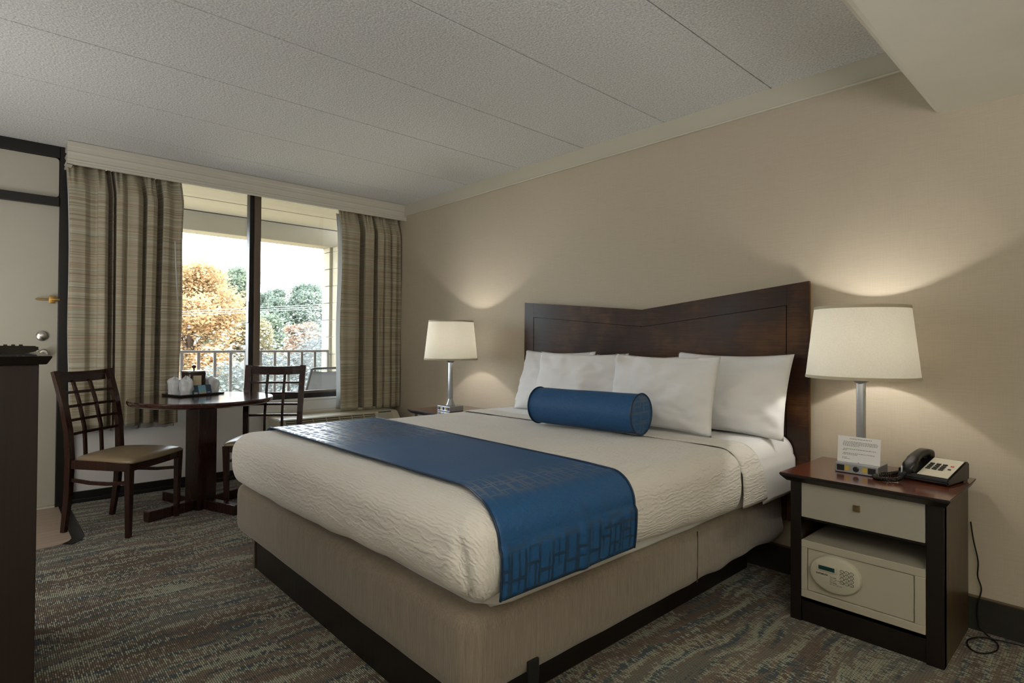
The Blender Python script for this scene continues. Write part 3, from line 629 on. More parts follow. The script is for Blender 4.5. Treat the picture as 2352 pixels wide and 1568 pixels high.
for k in range(6): part('grille_slat', bar(onsl(0.010 + k * 0.018, -1.19, 0.006), onsl(0.010 + k * 0.018, -0.38, 0.006), 0.008, 0.007, side=(0, 0, 1), bevel=0.001), 'ptac', pt)
for k in range(8): part('grille_divider', bar(onsl(0.004, -1.19 + k * 0.1157, 0.007), onsl(0.11, -1.19 + k * 0.1157, 0.007), 0.006, 0.006, side=(0, 1, 0), bevel=0.001), 'ptac', pt)
bm = bmesh.new(); q = [bm.verts.new(onsl(t_, y_, 0.002)) for t_, y_ in ((0.0, -0.345), (0.0, -0.215), (0.085, -0.205), (0.085, -0.355))]; bm.faces.new(q); r_ = bmesh.ops.extrude_face_region(bm, geom=bm.faces[:]); bmesh.ops.translate(bm, vec=nn * 0.002, verts=[e for e in r_['geom'] if isinstance(e, bmesh.types.BMVert)]); dr = part('control_door', bm, 'drawer', pt)
part('door_slot', bar(onsl(0.004, -0.345, 0.006), onsl(0.004, -0.215, 0.006), 0.006, 0.012, side=(0, 0, 1)), 'ptac_dark', dr)
part('red_mark', bar(onsl(0.07, -0.345, 0.006), onsl(0.07, -0.32, 0.006), 0.006, 0.004, side=(0, 0, 1)), 'red', pt)
# ================================================================ bed
def rclamp(p_, lo, hi, r):
    c = Vector([min(max(p_[i], lo[i] + r), hi[i] - r) for i in range(3)]); d_ = Vector(p_) - c
    return (c + d_.normalized() * r, d_.normalized()) if d_.length > 1e-9 else (Vector(p_), Vector((0, 0, 1)))
def shell(lo, hi, r, ymax, n, disp=None, faces=('top', 'xm', 'xp', 'ym'), kb=0.0):
    """rounded-box shell, open toward +y at ymax"""
    bm = bmesh.new(); x0, y0, z0 = lo; x1, y1, z1 = hi
    nx, ny, nz = max(2, int((x1 - x0) / n)), max(2, int((ymax - y0) / n)), max(2, int((z1 - z0) / n))
    def put(p_):
        q, nr = rclamp(p_, lo, hi, r)
        if nr.z < 0 and kb:
            h_ = math.hypot(nr.x, nr.y)
            if h_ > 1e-6: q = q + Vector((nr.x, nr.y, 0)) / h_ * r * ((1 - (1 - h_) * (1 - kb)) - h_)
        if disp: q = q + nr * disp(q, nr)
        return q
    e = 1e-4
    if 'top' in faces: grid(nx, ny, lambda u, v: put((x0 + (x1 - x0) * u, y0 + (ymax - y0) * v, z1)), bm)
    if 'bottom' in faces: grid(nx, ny, lambda u, v: put((x0 + (x1 - x0) * u, y0 + (ymax - y0) * v, z0)), bm)
    if 'ym' in faces: grid(nx, nz, lambda u, v: put((x0 + (x1 - x0) * u, y0, z0 + (z1 - z0) * v)), bm)
    if 'xm' in faces: grid(ny, nz, lambda u, v: put((x0, y0 + (ymax - y0) * u, z0 + (z1 - z0) * v)), bm)
    if 'xp' in faces: grid(ny, nz, lambda u, v: put((x1, y0 + (ymax - y0) * u, z0 + (z1 - z0) * v)), bm)
    bmesh.ops.remove_doubles(bm, verts=bm.verts[:], dist=0.0008)
    return bm
bed = thing('bed', 'king bed with a linen covered box spring on a dark wooden plinth', 'bed', (2.6, -1.0, 0))
part('platform', B((1.71, 3.33, -1.95, -0.06, 0.0, 0.2), bevel=0.002), 'blackwood', bed)
part('corner_trim', B((1.704, 1.722, -1.957, -1.94, 0.0, 0.19), bevel=0.002), 'bronze', bed)
def dbox(q, nr):
    w_ = 0.002 * noise.noise(q * 6)
    if q.x > 3.4 and q.y > -0.95: w_ += 0.022 * noise.noise(Vector((q.y * 1.6, q.z * 15 + q.y * 5, 4))) * min(1, (q.y + 0.95) * 5)
    return w_
bx = shell((1.64, -2.03, 0.18), (3.50, 1.0, 0.43), 0.055, -0.06, 0.03, dbox, ('top', 'xm', 'xp', 'ym', 'bottom'))
bs = part('box_spring_cover', bx, 'boxcover', bed, smooth=True)
part('cover_seam', B((3.4975, 3.5015, -0.871, -0.869, 0.2, 0.40)), 'sidewood', bs)
part('strap_clip', B((3.498, 3.508, -1.815, -1.77, 0.165, 0.238), bevel=0.004), 'black_plastic', bed)
mlo, mhi, mr = (1.665, -1.985, 0.415), (3.512, 1.0, 0.685), 0.10
matt = part('mattress', shell(mlo, mhi, 0.09, -0.06, 0.04, lambda q, nr: 0.004 * noise.noise(q * 4), ('top', 'xm', 'xp', 'ym', 'bottom'), 0.7), 'linen', bed, smooth=True)
# coverlet
clo, chi, cr = (1.635, -2.055, 0.438), (3.55, 1.0, 0.698), 0.085
def dcov(q, nr):
    w_ = 0.004 * noise.noise(q * 3) + 0.0025 * noise.noise(q * 9)
    bulge = 0.010 * max(0, 1 - ((q.z - 0.56) / 0.12) ** 2) if nr.z < 0.7 else 0
    w_ += bulge
    # gathered pleat at the near foot corner
    a = math.hypot(q.x - (chi[0] - 0.03), q.y - (clo[1] + 0.03))
    if q.z < 0.69 and a < 0.30:
        k = (chi[0] - q.x) - (q.y - clo[1])          # positive on the foot face, negative on the long side
        amt = min(1, max(0, (0.685 - q.z) / 0.10))
        t_ = min(1, max(0, (0.68 - q.z) / 0.2)); kc = 0.070 - 0.055 * t_
        w_ += amt * (0.013 * math.exp(-((k + 0.02) / 0.035) ** 2) - 0.020 * math.exp(-((k - kc) / 0.011) ** 2) + 0.0035 * math.sin((k - kc) * 75 + q.z * 30) * math.exp(-((k - kc - 0.07) / 0.05) ** 2) * t_)
    if q.z < 0.56 and nr.z < 0.2: w_ += 0.006 * noise.noise(Vector((q.x * 5, q.y * 5, q.z * 6)))
    return w_
cov = part('coverlet', shell(clo, chi, cr, -0.62, 0.014, dcov, ('top', 'xm', 'xp', 'ym', 'bottom'), 0.6), 'coverlet', None, smooth=True)
bmx = cov.data
# drop the hidden underside so the cloth stays open below
bm = bmesh.new(); bm.from_mesh(bmx); dels = [f for f in bm.faces if f.normal.z < -0.9 and f.calc_center_median().z < 0.47 and 1.85 < f.calc_center_median().x < 3.35 and f.calc_center_median().y > -1.85]; bmesh.ops.delete(bm, geom=dels, context='FACES'); bm.to_mesh(bmx); bm.free()
cov.modifiers.new('thick', 'SOLIDIFY').thickness = 0.004
def sag(x): return 0.020 * max(0, 1 - (x - 1.635) / 1.9)
for o_ in (cov, matt):
    for v_ in o_.data.vertices: v_.co.z -= sag(v_.co.x + (2.6 if o_ is matt else 0)) * max(0, min(1, (v_.co.z - 0.5) / 0.15))
def lift_(x, y):
    a = min(1, max(0, (x - 2.2) / 1.2)); b = 1 - min(1, max(0, (y + 1.6) / 1.0)); return 0.036 * (a * a * (3 - 2 * a)) * (b * b * (3 - 2 * b))
for v_ in cov.data.vertices: v_.co.z += lift_(v_.co.x, v_.co.y) * max(0, min(1, (0.66 - v_.co.z) / 0.16))
tagged(cov, 'cream textured coverlet tucked around the foot of the bed', 'coverlet')
def band(y0, y1, off, mat, name, parent, zb=0.455, ny=10, edge=0.004, seed=0, ys=None):
    """cloth band across the bed following the mattress outline; returns object"""
    prof = []
    X0, X1, Z1, r = clo[0] - off, chi[0] + off, chi[2] + off, cr + off
    L = [('xm', zb)]; pts = []
    zz = [zb + (Z1 - r - zb) * k / 10 for k in range(10)]
    pts += [(X0 - 0.010 * max(0, 1 - ((z - 0.56) / 0.12) ** 2), z) for z in zz]
    pts += [(X0 + r - r * math.cos(a), Z1 - r + r * math.sin(a)) for a in [k * PI / 24 for k in range(13)]]
    pts += [(X0 + r + (X1 - X0 - 2 * r) * k / 90, Z1) for k in range(1, 90)]
    pts += [(X1 - r + r * math.sin(a), Z1 - r + r * math.cos(a)) for a in [k * PI / 24 for k in range(13)]]
    pts += [(X1 + 0.010 * max(0, 1 - ((z - 0.56) / 0.12) ** 2), z) for z in zz[::-1]]
    ln = [0]
    for a, b in zip(pts, pts[1:]): ln.append(ln[-1] + math.hypot(b[0] - a[0], b[1] - a[1]))
    n = len(pts) - 1
    def fn(u, v):
        i = round(u * n); x, z = pts[i]; s_ = ln[i] / ln[-1]
        yy0, yy1 = (ys(s_, x, z) if ys else (y0, y1)); y = yy0 + (yy1 - yy0) * v
        rp = 0.0035 * noise.noise(Vector((x * 5 + seed, y * 6, z * 5)))
        if x > X1 - 0.03: rp += 0.010 * math.exp(-((y - (y0 + y1) / 2 + 0.02 - 0.05 * (0.65 - z)) / 0.02) ** 2) * min(1, (Z1 - z) / 0.1) * (1 if name == 'runner_cloth' else 0)
        kx = 1 if z < Z1 - r else max(0, abs(x - (X0 + X1) / 2) - ((X1 - X0) / 2 - r)) / r; nx = kx if x > 2.6 else -kx; nz_ = math.sqrt(max(0, 1 - kx * kx))
        e = edge if 0.02 < v < 0.98 else 0
        return (x + nx * (rp * 0.8 + e), y, z + nz_ * (rp * 0.6 + e) - sag(x) * max(0, min(1, (z - 0.5) / 0.15)))
    bm = grid(n, ny, fn, uvfn=lambda u, v: (ln[round(u * n)], v * (y1 - y0)))
    o = part(name, bm, mat, parent, smooth=True); return o, pts
rn = thing('bed_runner', 'blue patterned runner laid across the bed near its foot', 'bed runner', (2.6, -1.65, 0.7))
def yrun(s_, x, z):
    k = min(1, max(0, (x - 3.28) / 0.27)); k = k * k * (3 - 2 * k); return (-1.875 - 0.02 * s_ - 0.085 * k, -1.25 - 0.125 * s_ - 0.02 * k)
o, pts_ = band(-1.95, -1.33, 0.013, 'runner', 'runner_cloth', rn, 0.478, 40, 0.002, ys=yrun); o.modifiers.new('t', 'SOLIDIFY').thickness = 0.003
for side in (0, 1):
    P_ = []
    lnn = [0]
    for a, b in zip(pts_, pts_[1:]): lnn.append(lnn[-1] + math.hypot(b[0] - a[0], b[1] - a[1]))
    for (x, z), l_ in zip(pts_, lnn): P_.append((x, yrun(l_ / lnn[-1], x, z)[side], z + (0.001 if z > 0.68 else 0) - sag(x) * max(0, min(1, (z - 0.5) / 0.15))))
    part('piping', tube(P_, 0.0035, 6), 'bluepipe', rn, smooth=True)
fs = thing('flat_sheet', 'white sheet folded back over the coverlet below the pillows', 'sheet', (2.6, -0.5, 0.7))
def ysh(s_, x, z): return (-0.635 + 0.05 * (1 - s_) + (0.04 * (0.69 - z) / 0.25 if x > 3.45 else 0) , -0.46 + (0.10 * (0.69 - z) / 0.25 if x > 3.45 else 0))
o, _ = band(-0.63, -0.46, 0.005, 'coverlet', 'folded_edge', fs, 0.45, 10, 0.002, 3, ysh); o.modifiers.new('t', 'SOLIDIFY').thickness = 0.004
def ysh2(s_, x, z): return (-0.50 + (0.10 * (0.69 - z) / 0.25 if x > 3.45 else 0), -0.06)
o, _ = band(-0.5, -0.05, 0.002, 'linen', 'sheet_top', fs, 0.43, 16, 0.001, 5, ysh2); o.modifiers.new('t', 'SOLIDIFY').thickness = 0.002
# ---- headboard
hb = thing('headboard', 'dark stained wooden headboard with a shallow V top mounted behind the pillows', 'headboard', (2.655, 0, 0.3))
top = lambda x: 1.424 - (1.424 - 1.337) * (x - 1.694) / (2.69 - 1.694) if x < 2.69 else 1.337 + (1.44 - 1.337) * (x - 2.69) / (3.616 - 2.69)
itop = lambda x: 1.314 - (1.314 - 1.233) * (x - 1.788) / (2.69 - 1.788) if x < 2.69 else 1.233 + (1.326 - 1.233) * (x - 2.69) / (3.514 - 2.69)
part('backing', prism([(1.70, 0.3), (3.61, 0.3), (3.61, top(3.6) - 0.01), (2.69, 1.329), (1.70, 1.412)], 'y', -0.03, -0.004), 'dwood', hb)
part('stile', prism([(1.694, 0.28), (1.786, 0.28), (1.786, top(1.786)), (1.694, top(1.694))], 'y', -0.05, -0.028, bevel=0.0008), 'headboard', hb)
part('stile', prism([(3.516, 0.28), (3.616, 0.28), (3.616, top(3.616)), (3.516, top(3.516))], 'y', -0.05, -0.028, bevel=0.0008), 'headboard', hb)
part('top_rail', prism([(1.786, itop(1.788) + 0.003), (2.69, itop(2.69) + 0.003), (3.516, itop(3.514) + 0.003), (3.516, top(3.516)), (2.69, top(2.69)), (1.786, top(1.786))], 'y', -0.05, -0.028), 'headboard', hb)
part('panel', prism([(1.790, 0.28), (3.512, 0.28), (3.512, itop(3.512)), (2.69, itop(2.69)), (1.790, itop(1.79))], 'y', -0.049, -0.028), 'headboard', hb)
part('gold_edge', B((3.6155, 3.618, -0.03, -0.025, 0.3, 1.43)), 'gold', hb)
part('wall_cleat', B((1.9, 3.4, -0.006, 0.02, 1.0, 1.1)), 'dwood', hb)
# ---- pillows
def pillow(name, label, w_, h_, t_, loc, lean, rz=0.0, seed=0, group='white bed pillows', roll=0):
    def fn(side):
        def f(u, v):
            a, b = 2 * u - 1, 2 * v - 1
            e = max(0, (1 - abs(a) ** 2.2)) ** 0.62 * max(0, (1 - abs(b) ** 2.2)) ** 0.62
            x = w_ / 2 * a * (1 - 0.045 * (1 - b * b)); z = h_ / 2 * b * (1 - 0.085 * (1 - a * a))
            cr_ = 0.010 * noise.noise(Vector((a * 2.5 + seed, b * 2.5, seed))) + 0.006 * noise.noise(Vector((a * 6 + seed, b * 5, seed * 2)))
            ca = math.atan2(b, a); cr_ += 0.004 * math.sin(ca * 14 + seed) * (abs(a * b) ** 1.2) + 0.0035 * noise.noise(Vector((a * 1.5, b * 14 + a * 3, seed + 9)))
            th = (t_ / 2 * (1 - 0.25 * b)) * e + (cr_ * 1.4 if e > 0.05 else 0)
            return Vector((x, side * th, z))
        return f
    bm = grid(44, 34, fn(-1)); grid(44, 34, fn(1), bm); bmesh.ops.remove_doubles(bm, verts=bm.verts[:], dist=0.0006)
    bm.transform(Matrix.Translation(loc) @ Matrix.Rotation(rz, 4, 'Z') @ Matrix.Rotation(-lean, 4, 'X') @ Matrix.Rotation(roll, 4, 'Y') @ Matrix.Translation((0, 0, h_ / 2)))
    o = part(name, bm, 'pillowcase', None, smooth=True); tagged(o, label, 'pillow', group); return o
pillow('pillow', 'white pillow standing at the window end of the back row', 0.61, 0.42, 0.17, (2.115, -0.265, 0.682), 0.30, 0.0, 1)
pillow('pillow', 'white pillow in the middle of the back row mostly hidden by the front pillows', 0.57, 0.395, 0.16, (2.71, -0.26, 0.688), 0.30, 0, 2)
pillow('pillow', 'large white pillow leaning on the headboard nearest the telephone', 0.60, 0.415, 0.18, (3.285, -0.26, 0.695), 0.30, 0.0, 3)
pillow('pillow', 'white front pillow partly covered by its neighbour behind the blue bolster', 0.66, 0.40, 0.13, (2.46, -0.42, 0.692), 0.24, 0.02, 4)
pillow('pillow', 'white pillow standing fully in view at the front beside the blue bolster end', 0.61, 0.39, 0.13, (3.03, -0.445, 0.700), 0.24, 0.0, 5)
# ---- bolster
a_, b_ = Vector((2.46, -0.685, 0.793)), Vector((3.085, -0.64, 0.800)); ax = (b_ - a_).normalized(); Lb = (b_ - a_).length; rb = 0.096
bo = thing('bolster', 'cylindrical blue bolster cushion with piped ends', 'cushion', tuple((a_ + b_) / 2 - Vector((0, 0, rb))))
up = Vector((0, 0, 1)); sdv = ax.cross(up).normalized(); up = sdv.cross(ax)
def cyl(u, v):
    th = 2 * PI * u; rr_ = rb * (0.985 + 0.015 * math.sin(PI * v) ** 0.5) + 0.002 * noise.noise(Vector((v * 4, u * 5, 0))) + 0.0012 * math.sin(th * 24) * (abs(v - 0.5) * 2) ** 8
    return a_ + ax * Lb * v + (sdv * math.cos(th) + up * math.sin(th)) * rr_
part('bolster_body', grid(72, 40, cyl, uvfn=lambda u, v: (1.35 + 0.0 + v * 0.4, u * 0.6)), 'bolster', bo, smooth=True)
for e_, s_ in ((a_, -1), (b_, 1)):
    part('end_cap', grid(48, 8, lambda u, v: e_ + ax * s_ * (0.006 * math.cos(v * PI / 2)) + (sdv * math.cos(2 * PI * u) + up * math.sin(2 * PI * u)) * rb * 0.985 * v, uvfn=lambda u, v: (1.93 + 0.1 * v * math.cos(2 * PI * u), 0.3 + 0.1 * v * math.sin(2 * PI * u))), 'bolster', bo, smooth=True)
    part('piping', tube([e_ + (sdv * math.cos(k * PI / 24) + up * math.sin(k * PI / 24)) * (rb + 0.001) for k in range(48)], 0.0045, 6, closed=True), 'bluepipe', bo, smooth=True)
# ================================================================ nightstands
NT = 0.607
def nightstand(label, x0, x1, full=True):
    t = thing('nightstand', label, 'nightstand', ((x0 + x1) / 2, -0.25, 0), 0, 'nightstands either side of the bed')
    yf, yb = -0.448, -0.012; pw = 0.052
    tp = prism([(yf - 0.052, NT), (yb + 0.01, NT), (yb + 0.01, NT - 0.034), (yf - 0.024, NT - 0.034), (yf - 0.052, NT - 0.010)], 'x', x0 - 0.026, x1 + 0.026)
    for v_ in tp.verts:
        if v_.co.z < NT - 0.02: v_.co.x += 0.018 if v_.co.x < (x0 + x1) / 2 else -0.018
    bmesh.ops.bevel(tp, geom=tp.edges[:], offset=0.0025, segments=2, affect='EDGES')
    o_ = part('top', tp, ('topwood', 'blackwood'), t); [setattr(p_, 'material_index', 0 if p_.normal.z > 0.5 else 1) for p_ in o_.data.polygons]
    part('side_panel', B((x0, x0 + 0.02, yf + 0.02, yb, 0, NT - 0.034)), 'sidewood', t)
    part('side_panel', B((x1 - 0.02, x1, yf + 0.006, yb, 0, NT - 0.034)), 'sidewood', t)
    part('back_panel', B((x0 + 0.02, x1 - 0.02, yb - 0.012, yb, 0.03, NT - 0.034)), 'blackwood', t)
    part('leg_post', B((x0, x0 + 0.042, yf, yf + 0.04, 0, NT - 0.034), bevel=0.002), 'blackwood', t)
    part('leg_post', B((x1 - pw, x1, yf, yf + 0.04, 0, NT - 0.034), bevel=0.002), 'blackwood', t)
    part('shelf', B((x0 + 0.02, x1 - 0.02, yf + 0.01, yb - 0.012, 0.085, 0.103)), 'blackwood', t)
    part('shelf', B((x0 + 0.02, x1 - 0.02, yf + 0.02, yb - 0.012, 0.415, 0.43)), 'blackwood', t)
    part('apron', B((x0 + 0.042, x1 - pw, yf + 0.01, yf + 0.028, 0.0, 0.10), bevel=0.001), 'blackwood', t)
    dr_ = part('drawer', B((x0 + 0.044, x1 - pw - 0.002, yf - 0.003, yf + 0.018, 0.430, NT - 0.028), bevel=0.0015), 'drawer', t)
    kx, kz = (x0 + x1) / 2 - 0.012, 0.507
    bm = bmesh.new(); q = [bm.verts.new((kx + a * 0.0115, yf - 0.012, kz + b * 0.0115)) for a, b in ((-1, -1), (1, -1), (1, 1), (-1, 1))]; q2 = [bm.verts.new((v_.co.x, yf - 0.003, v_.co.z)) for v_ in q]; ap = bm.verts.new((kx, yf - 0.024, kz))
    for i in range(4): bm.faces.new((q[i], q[(i + 1) % 4], ap)); bm.faces.new((q[i], q2[i], q2[(i + 1) % 4], q[(i + 1) % 4]))
    part('knob', bm, 'brass', dr_)
    return t
nightstand('near nightstand holding the telephone with a safe on its shelf', 3.686, 4.199)
nightstand('far nightstand between the bed and the air conditioner', 0.875, 1.39)
# ---- safe
sf = thing('safe', 'cream electronic safe with an oval keypad inside the near nightstand', 'safe', (3.93, -0.25, 0.103))
sx0, sx1, sz0, sz1, sy = 3.730, 4.146, 0.1035, 0.336, -0.452
part('body', B((sx0, sx1, sy + 0.012, -0.06, sz0, sz1), bevel=0.004), 'safe', sf)
part('door_frame', B((sx0, sx1, sy, sy + 0.02, sz1 - 0.03, sz1), (sx0, sx1, sy, sy + 0.02, sz0, sz0 + 0.03), (sx0, sx0 + 0.022, sy, sy + 0.02, sz0 + 0.03, sz1 - 0.03), (sx1 - 0.032, sx1, sy, sy + 0.02, sz0 + 0.03, sz1 - 0.03), bevel=0.002), 'safe', sf)
part('door', B((sx0 + 0.024, sx1 - 0.035, sy + 0.005, sy + 0.014, sz0 + 0.032, sz1 - 0.0325), bevel=0.002), 'safe', sf)
cxp, czp = 3.857, 0.229
bm = bmesh.new(); rings = []
for rx_, rz_, yy_ in ((0.092, 0.073, sy + 0.006), (0.092, 0.073, sy - 0.006), (0.088, 0.069, sy - 0.014), (0.082, 0.063, sy - 0.017)):
    rings.append([bm.verts.new((cxp + rx_ * math.cos(2 * PI * k / 48), yy_, czp + rz_ * math.sin(2 * PI * k / 48))) for k in range(48)])
for a, b in zip(rings, rings[1:]):
    for k in range(48): bm.faces.new((a[k], a[(k + 1) % 48], b[(k + 1) % 48], b[k]))
bm.faces.new(rings[-1]); bm.faces.new(rings[0])
kp = part('keypad_panel', bm, 'safe_panel', sf, smooth=True, angle=35)
yk = sy - 0.017
part('display_bezel', B((3.795, 3.868, yk - 0.004, yk, 0.238, 0.264), bevel=0.002), 'safe_panel', kp)
part('display', B((3.802, 3.860, yk - 0.0048, yk - 0.003, 0.243, 0.259)), 'lcd', kp)
for r_i in range(4):
    for c_i in range(3):
        kx, kz = 3.885 + c_i * 0.0165, 0.254 - r_i * 0.0145
        o_ = lathe([(0.0, 0.0), (0.0077, 0.0), (0.0077, 0.001), (0.0, 0.001)], n=20); o_.transform(Matrix.Translation((kx, yk, kz)) @ Matrix.Diagonal((1, 1, 0.82, 1)) @ Matrix.Rotation(PI / 2, 4, 'X')); part('key_ring', o_, 'ink', kp)
        o_ = lathe([(0.0, 0.0), (0.0062, 0.0), (0.0062, 0.0022), (0.005, 0.003), (0.0, 0.003)], n=20); o_.transform(Matrix.Translation((kx, yk, kz)) @ Matrix.Diagonal((1, 1, 0.78, 1)) @ Matrix.Rotation(PI / 2, 4, 'X')); part('key', o_, 'safe_panel', kp)
TM = lambda x, z, y=yk: Matrix.Translation((x, y, z)) @ Matrix.Rotation(PI / 2, 4, 'X')
for r_i, row in enumerate((('1', '2', '3'), ('4', '5', '6'), ('7', '8', '9'), ('C', '0', '#'))):
    for c_i, ch in enumerate(row): text('numeral', ch, 0.0062, 'ink', kp, TM(3.885 + c_i * 0.0165 - 0.0018, 0.254 - r_i * 0.0145 - 0.002, yk - 0.003), 0.0002)
text('lettering', 'SAFEMARK', 0.0092, 'ink', kp, TM(3.792, 0.222), 0.0003, True)
for s_, z_, sz_ in (('To Lock:', 0.219, 0.0066), ('Enter 4 digit code,', 0.2125, 0.005), ('press lock', 0.2065, 0.005), ('To Open:', 0.199, 0.0066), ('Re-enter 4 digit code', 0.1925, 0.005)): text('lettering', s_, sz_, 'ink', kp, TM(3.842, z_), 0.0003, sz_ > 0.006)
# ---- lamps
def lamp(label, x, y, zt):
    t = thing('table_lamp', label, 'lamp', (x, y, zt), 0, 'bedside lamps')
    base = part('power_base', B((-0.078, 0.078, -0.066, 0.066, 0.001, 0.040), bevel=0.0025), 'nickel', t, local=True)
    bz0 = B((-0.0745, 0.0745, -0.0675, -0.065, 0.004, 0.037)); part('face_plate', bz0, 'nickel', base, local=True)
    for sx_ in (-1, 1):
        part('outlet', B((sx_ * 0.056 - 0.0135, sx_ * 0.056 + 0.0135, -0.0705, -0.066, 0.009, 0.033), bevel=0.001), 'black_plastic', base, local=True)
        part('sticker', B((sx_ * 0.032 - 0.0085, sx_ * 0.032 + 0.0085, -0.0685, -0.067, 0.012, 0.031)), 'label_yellow', base, local=True)
    o_ = lathe([(0, 0), (0.011, 0), (0.011, 0.004), (0.008, 0.006), (0, 0.006)], n=24); o_.transform(Matrix.Translation((0, -0.066, 0.021)) @ Matrix.Rotation(PI / 2, 4, 'X')); part('switch', o_, 'black_plastic', base, local=True)
    part('foot', lathe([(0.034, 0.040), (0.033, 0.046), (0.024, 0.065), (0.018, 0.085), (0.015, 0.10)], n=28), 'nickel', t, local=True, smooth=True)
    part('pole', B((-0.0155, 0.0155, -0.0155, 0.0155, 0.085, 0.395), bevel=0.006, seg=3), 'nickel', t, local=True, smooth=True, angle=50)
    part('socket_cap', lathe([(0.012, 0.365), (0.036, 0.384), (0.038, 0.388), (0.038, 0.398), (0.02, 0.402), (0.016, 0.47), (0, 0.47)], n=28), 'nickel', t, local=True, smooth=True, angle=40)
    z0_, z1_, r0, r1 = 0.392, 0.690, 0.205, 0.172
    o_ = part('lamp_shade', lathe([(r0, z0_), (r1, z1_), (r1 - 0.002, z1_), (r0 - 0.002, z0_), (r0, z0_)], n=72, cap=False), 'shade', t, local=True, smooth=True, angle=60)
    part('trim_band', lathe([(r0 + 0.001, z0_ - 0.001), (r0 + 0.0002, z0_ + 0.011), (r0 - 0.003, z0_ + 0.011), (r0 - 0.003, z0_ - 0.001), (r0 + 0.001, z0_ - 0.001)], n=72, cap=False), 'shade_trim', o_, local=True)
    part('trim_band', lathe([(r1 + 0.0022, z1_ - 0.011), (r1 + 0.001, z1_ + 0.001), (r1 - 0.003, z1_ + 0.001), (r1 - 0.003, z1_ - 0.011), (r1 + 0.0022, z1_ - 0.011)], n=72, cap=False), 'shade_trim', o_, local=True)
    bm = bmesh.new()
    for k in range(3): a = 2 * PI * k / 3 + 0.4; tube([(0.01 * math.cos(a), 0.01 * math.sin(a), z1_ - 0.02), (r1 * math.cos(a) * 0.99, r1 * math.sin(a) * 0.99, z1_ - 0.006)], 0.0018, 6, bm)
    tube([(0, 0, 0.47), (0.045, 0, 0.50), (0.05, 0, 0.6), (0.0, 0, z1_ - 0.018)], 0.0015, 6, bm); part('harp', bm, 'nickel', t, local=True)
    part('bulb', lathe([(0, 0.47), (0.013, 0.472), (0.014, 0.49), (0.03, 0.52), (0.03, 0.545), (0.018, 0.565), (0, 0.572)], n=20), 'bulb', t, local=True, smooth=True)
    for dz_, pw_ in ((0.545, BULB),):
        l_ = light('bulb_light', 'POINT', (x, y, zt + dz_ + 0.0), pw_, (1.0, 0.965, 0.91), 0.03)
    return t
lamp('lit lamp with a white drum shade beside the telephone', 3.885, -0.235, NT)
lamp('lit lamp with a white drum shade on the far nightstand', 1.15, -0.305, NT)
# card leaning on near lamp
cdx = thing('paper_card', 'white printed paper card propped on the base of the near lamp', 'card', (3.885, -0.265, NT + 0.04))
def cardp(u, v, o_): return Vector((3.806 + 0.155 * u, -0.268 + 0.012 * v + o_ * -1, NT + 0.0405 + 0.106 * v + 0.0 * u))
bm = bmesh.new(); vs = [bm.verts.new(cardp(u, v, o_)) for o_ in (0, 0.0006) for u, v in ((0, 0), (1, 0), (1, 1), (0, 1))]
for f in ((0, 1, 2, 3), (7, 6, 5, 4), (0, 4, 5, 1), (1, 5, 6, 2), (2, 6, 7, 3), (3, 7, 4, 0)): bm.faces.new([vs[i] for i in f])
part('sheet', bm, 'paper', cdx)
bm = bmesh.new(); rng = random.Random(4)
for v_, u0, u1 in ((.90, .28, .80), (.78, .14, .92), (.73, .12, .94), (.68, .12, .94), (.63, .12, .52), (.50, .14, .90), (.45, .12, .22), (.34, .14, .88), (.29, .12, .48), (.17, .12, .24), (.12, .12, .3)):
    u = u0
    while u < u1:
        w_ = rng.uniform(.02, .06); q = [bm.verts.new(cardp(uu, vv, 0.0009)) for uu, vv in ((u, v_), (min(u + w_, u1), v_), (min(u + w_, u1), v_ + .022), (u, v_ + .022))]; bm.faces.new(q); u += w_ + .012
o = part('print', bm, 'greyink', cdx); o['kind'] = 'stuff'
# ---- telephone
ph = thing('telephone', 'black desk telephone with a grey keypad plate and coiled cord', 'telephone', (4.10, -0.16, NT))
pm = Matrix.Translation((4.110, -0.158, NT)) @ Matrix.Rotation(math.radians(-9), 4, 'Z')
def lp(bm): bm.transform(pm); return bm
part('base', lp(prism([(-0.10, 0.004), (0.095, 0.004), (0.10, 0.012), (0.10, 0.072), (0.07, 0.076), (-0.10, 0.028), (-0.107, 0.014)], 'x', -0.078, 0.088, bevel=0.004)), 'black_plastic', ph)
part('rubber_foot', lp(B((0.05, 0.085, 0.05, 0.09, 0.0, 0.006))), 'gloss_black', ph)
sl = math.atan2(0.048, 0.17)
def pf(bm): bm.transform(pm @ Matrix.Translation((0.0, -0.10, 0.0285)) @ Matrix.Rotation(sl, 4, 'X')); return bm
fp = part('face_plate', pf(B((-0.016, 0.084, 0.004, 0.172, 0.0, 0.0022), bevel=0.001)), 'safe_panel', ph, label='pale grey face plate with keys')
for r_i in range(4):
    for c_i in range(3): part('key', pf(B((-0.008 + c_i * 0.021, 0.007 + c_i * 0.021, 0.060 + r_i * 0.0155, 0.069 + r_i * 0.0155, 0.002, 0.006), bevel=0.001)), 'black_plastic', fp)
part('key', pf(B((0.060, 0.070, 0.104, 0.111, 0.002, 0.005), bevel=0.001)), 'red', fp); part('key', pf(B((0.060, 0.070, 0.074, 0.081, 0.002, 0.005), bevel=0.001)), 'ink', fp)
part('cradle', lp(B((-0.085, -0.035, -0.085, -0.05, 0.02, 0.042), (-0.085, -0.035, 0.05, 0.085, 0.05, 0.086), bevel=0.005)), 'gloss_black', ph)
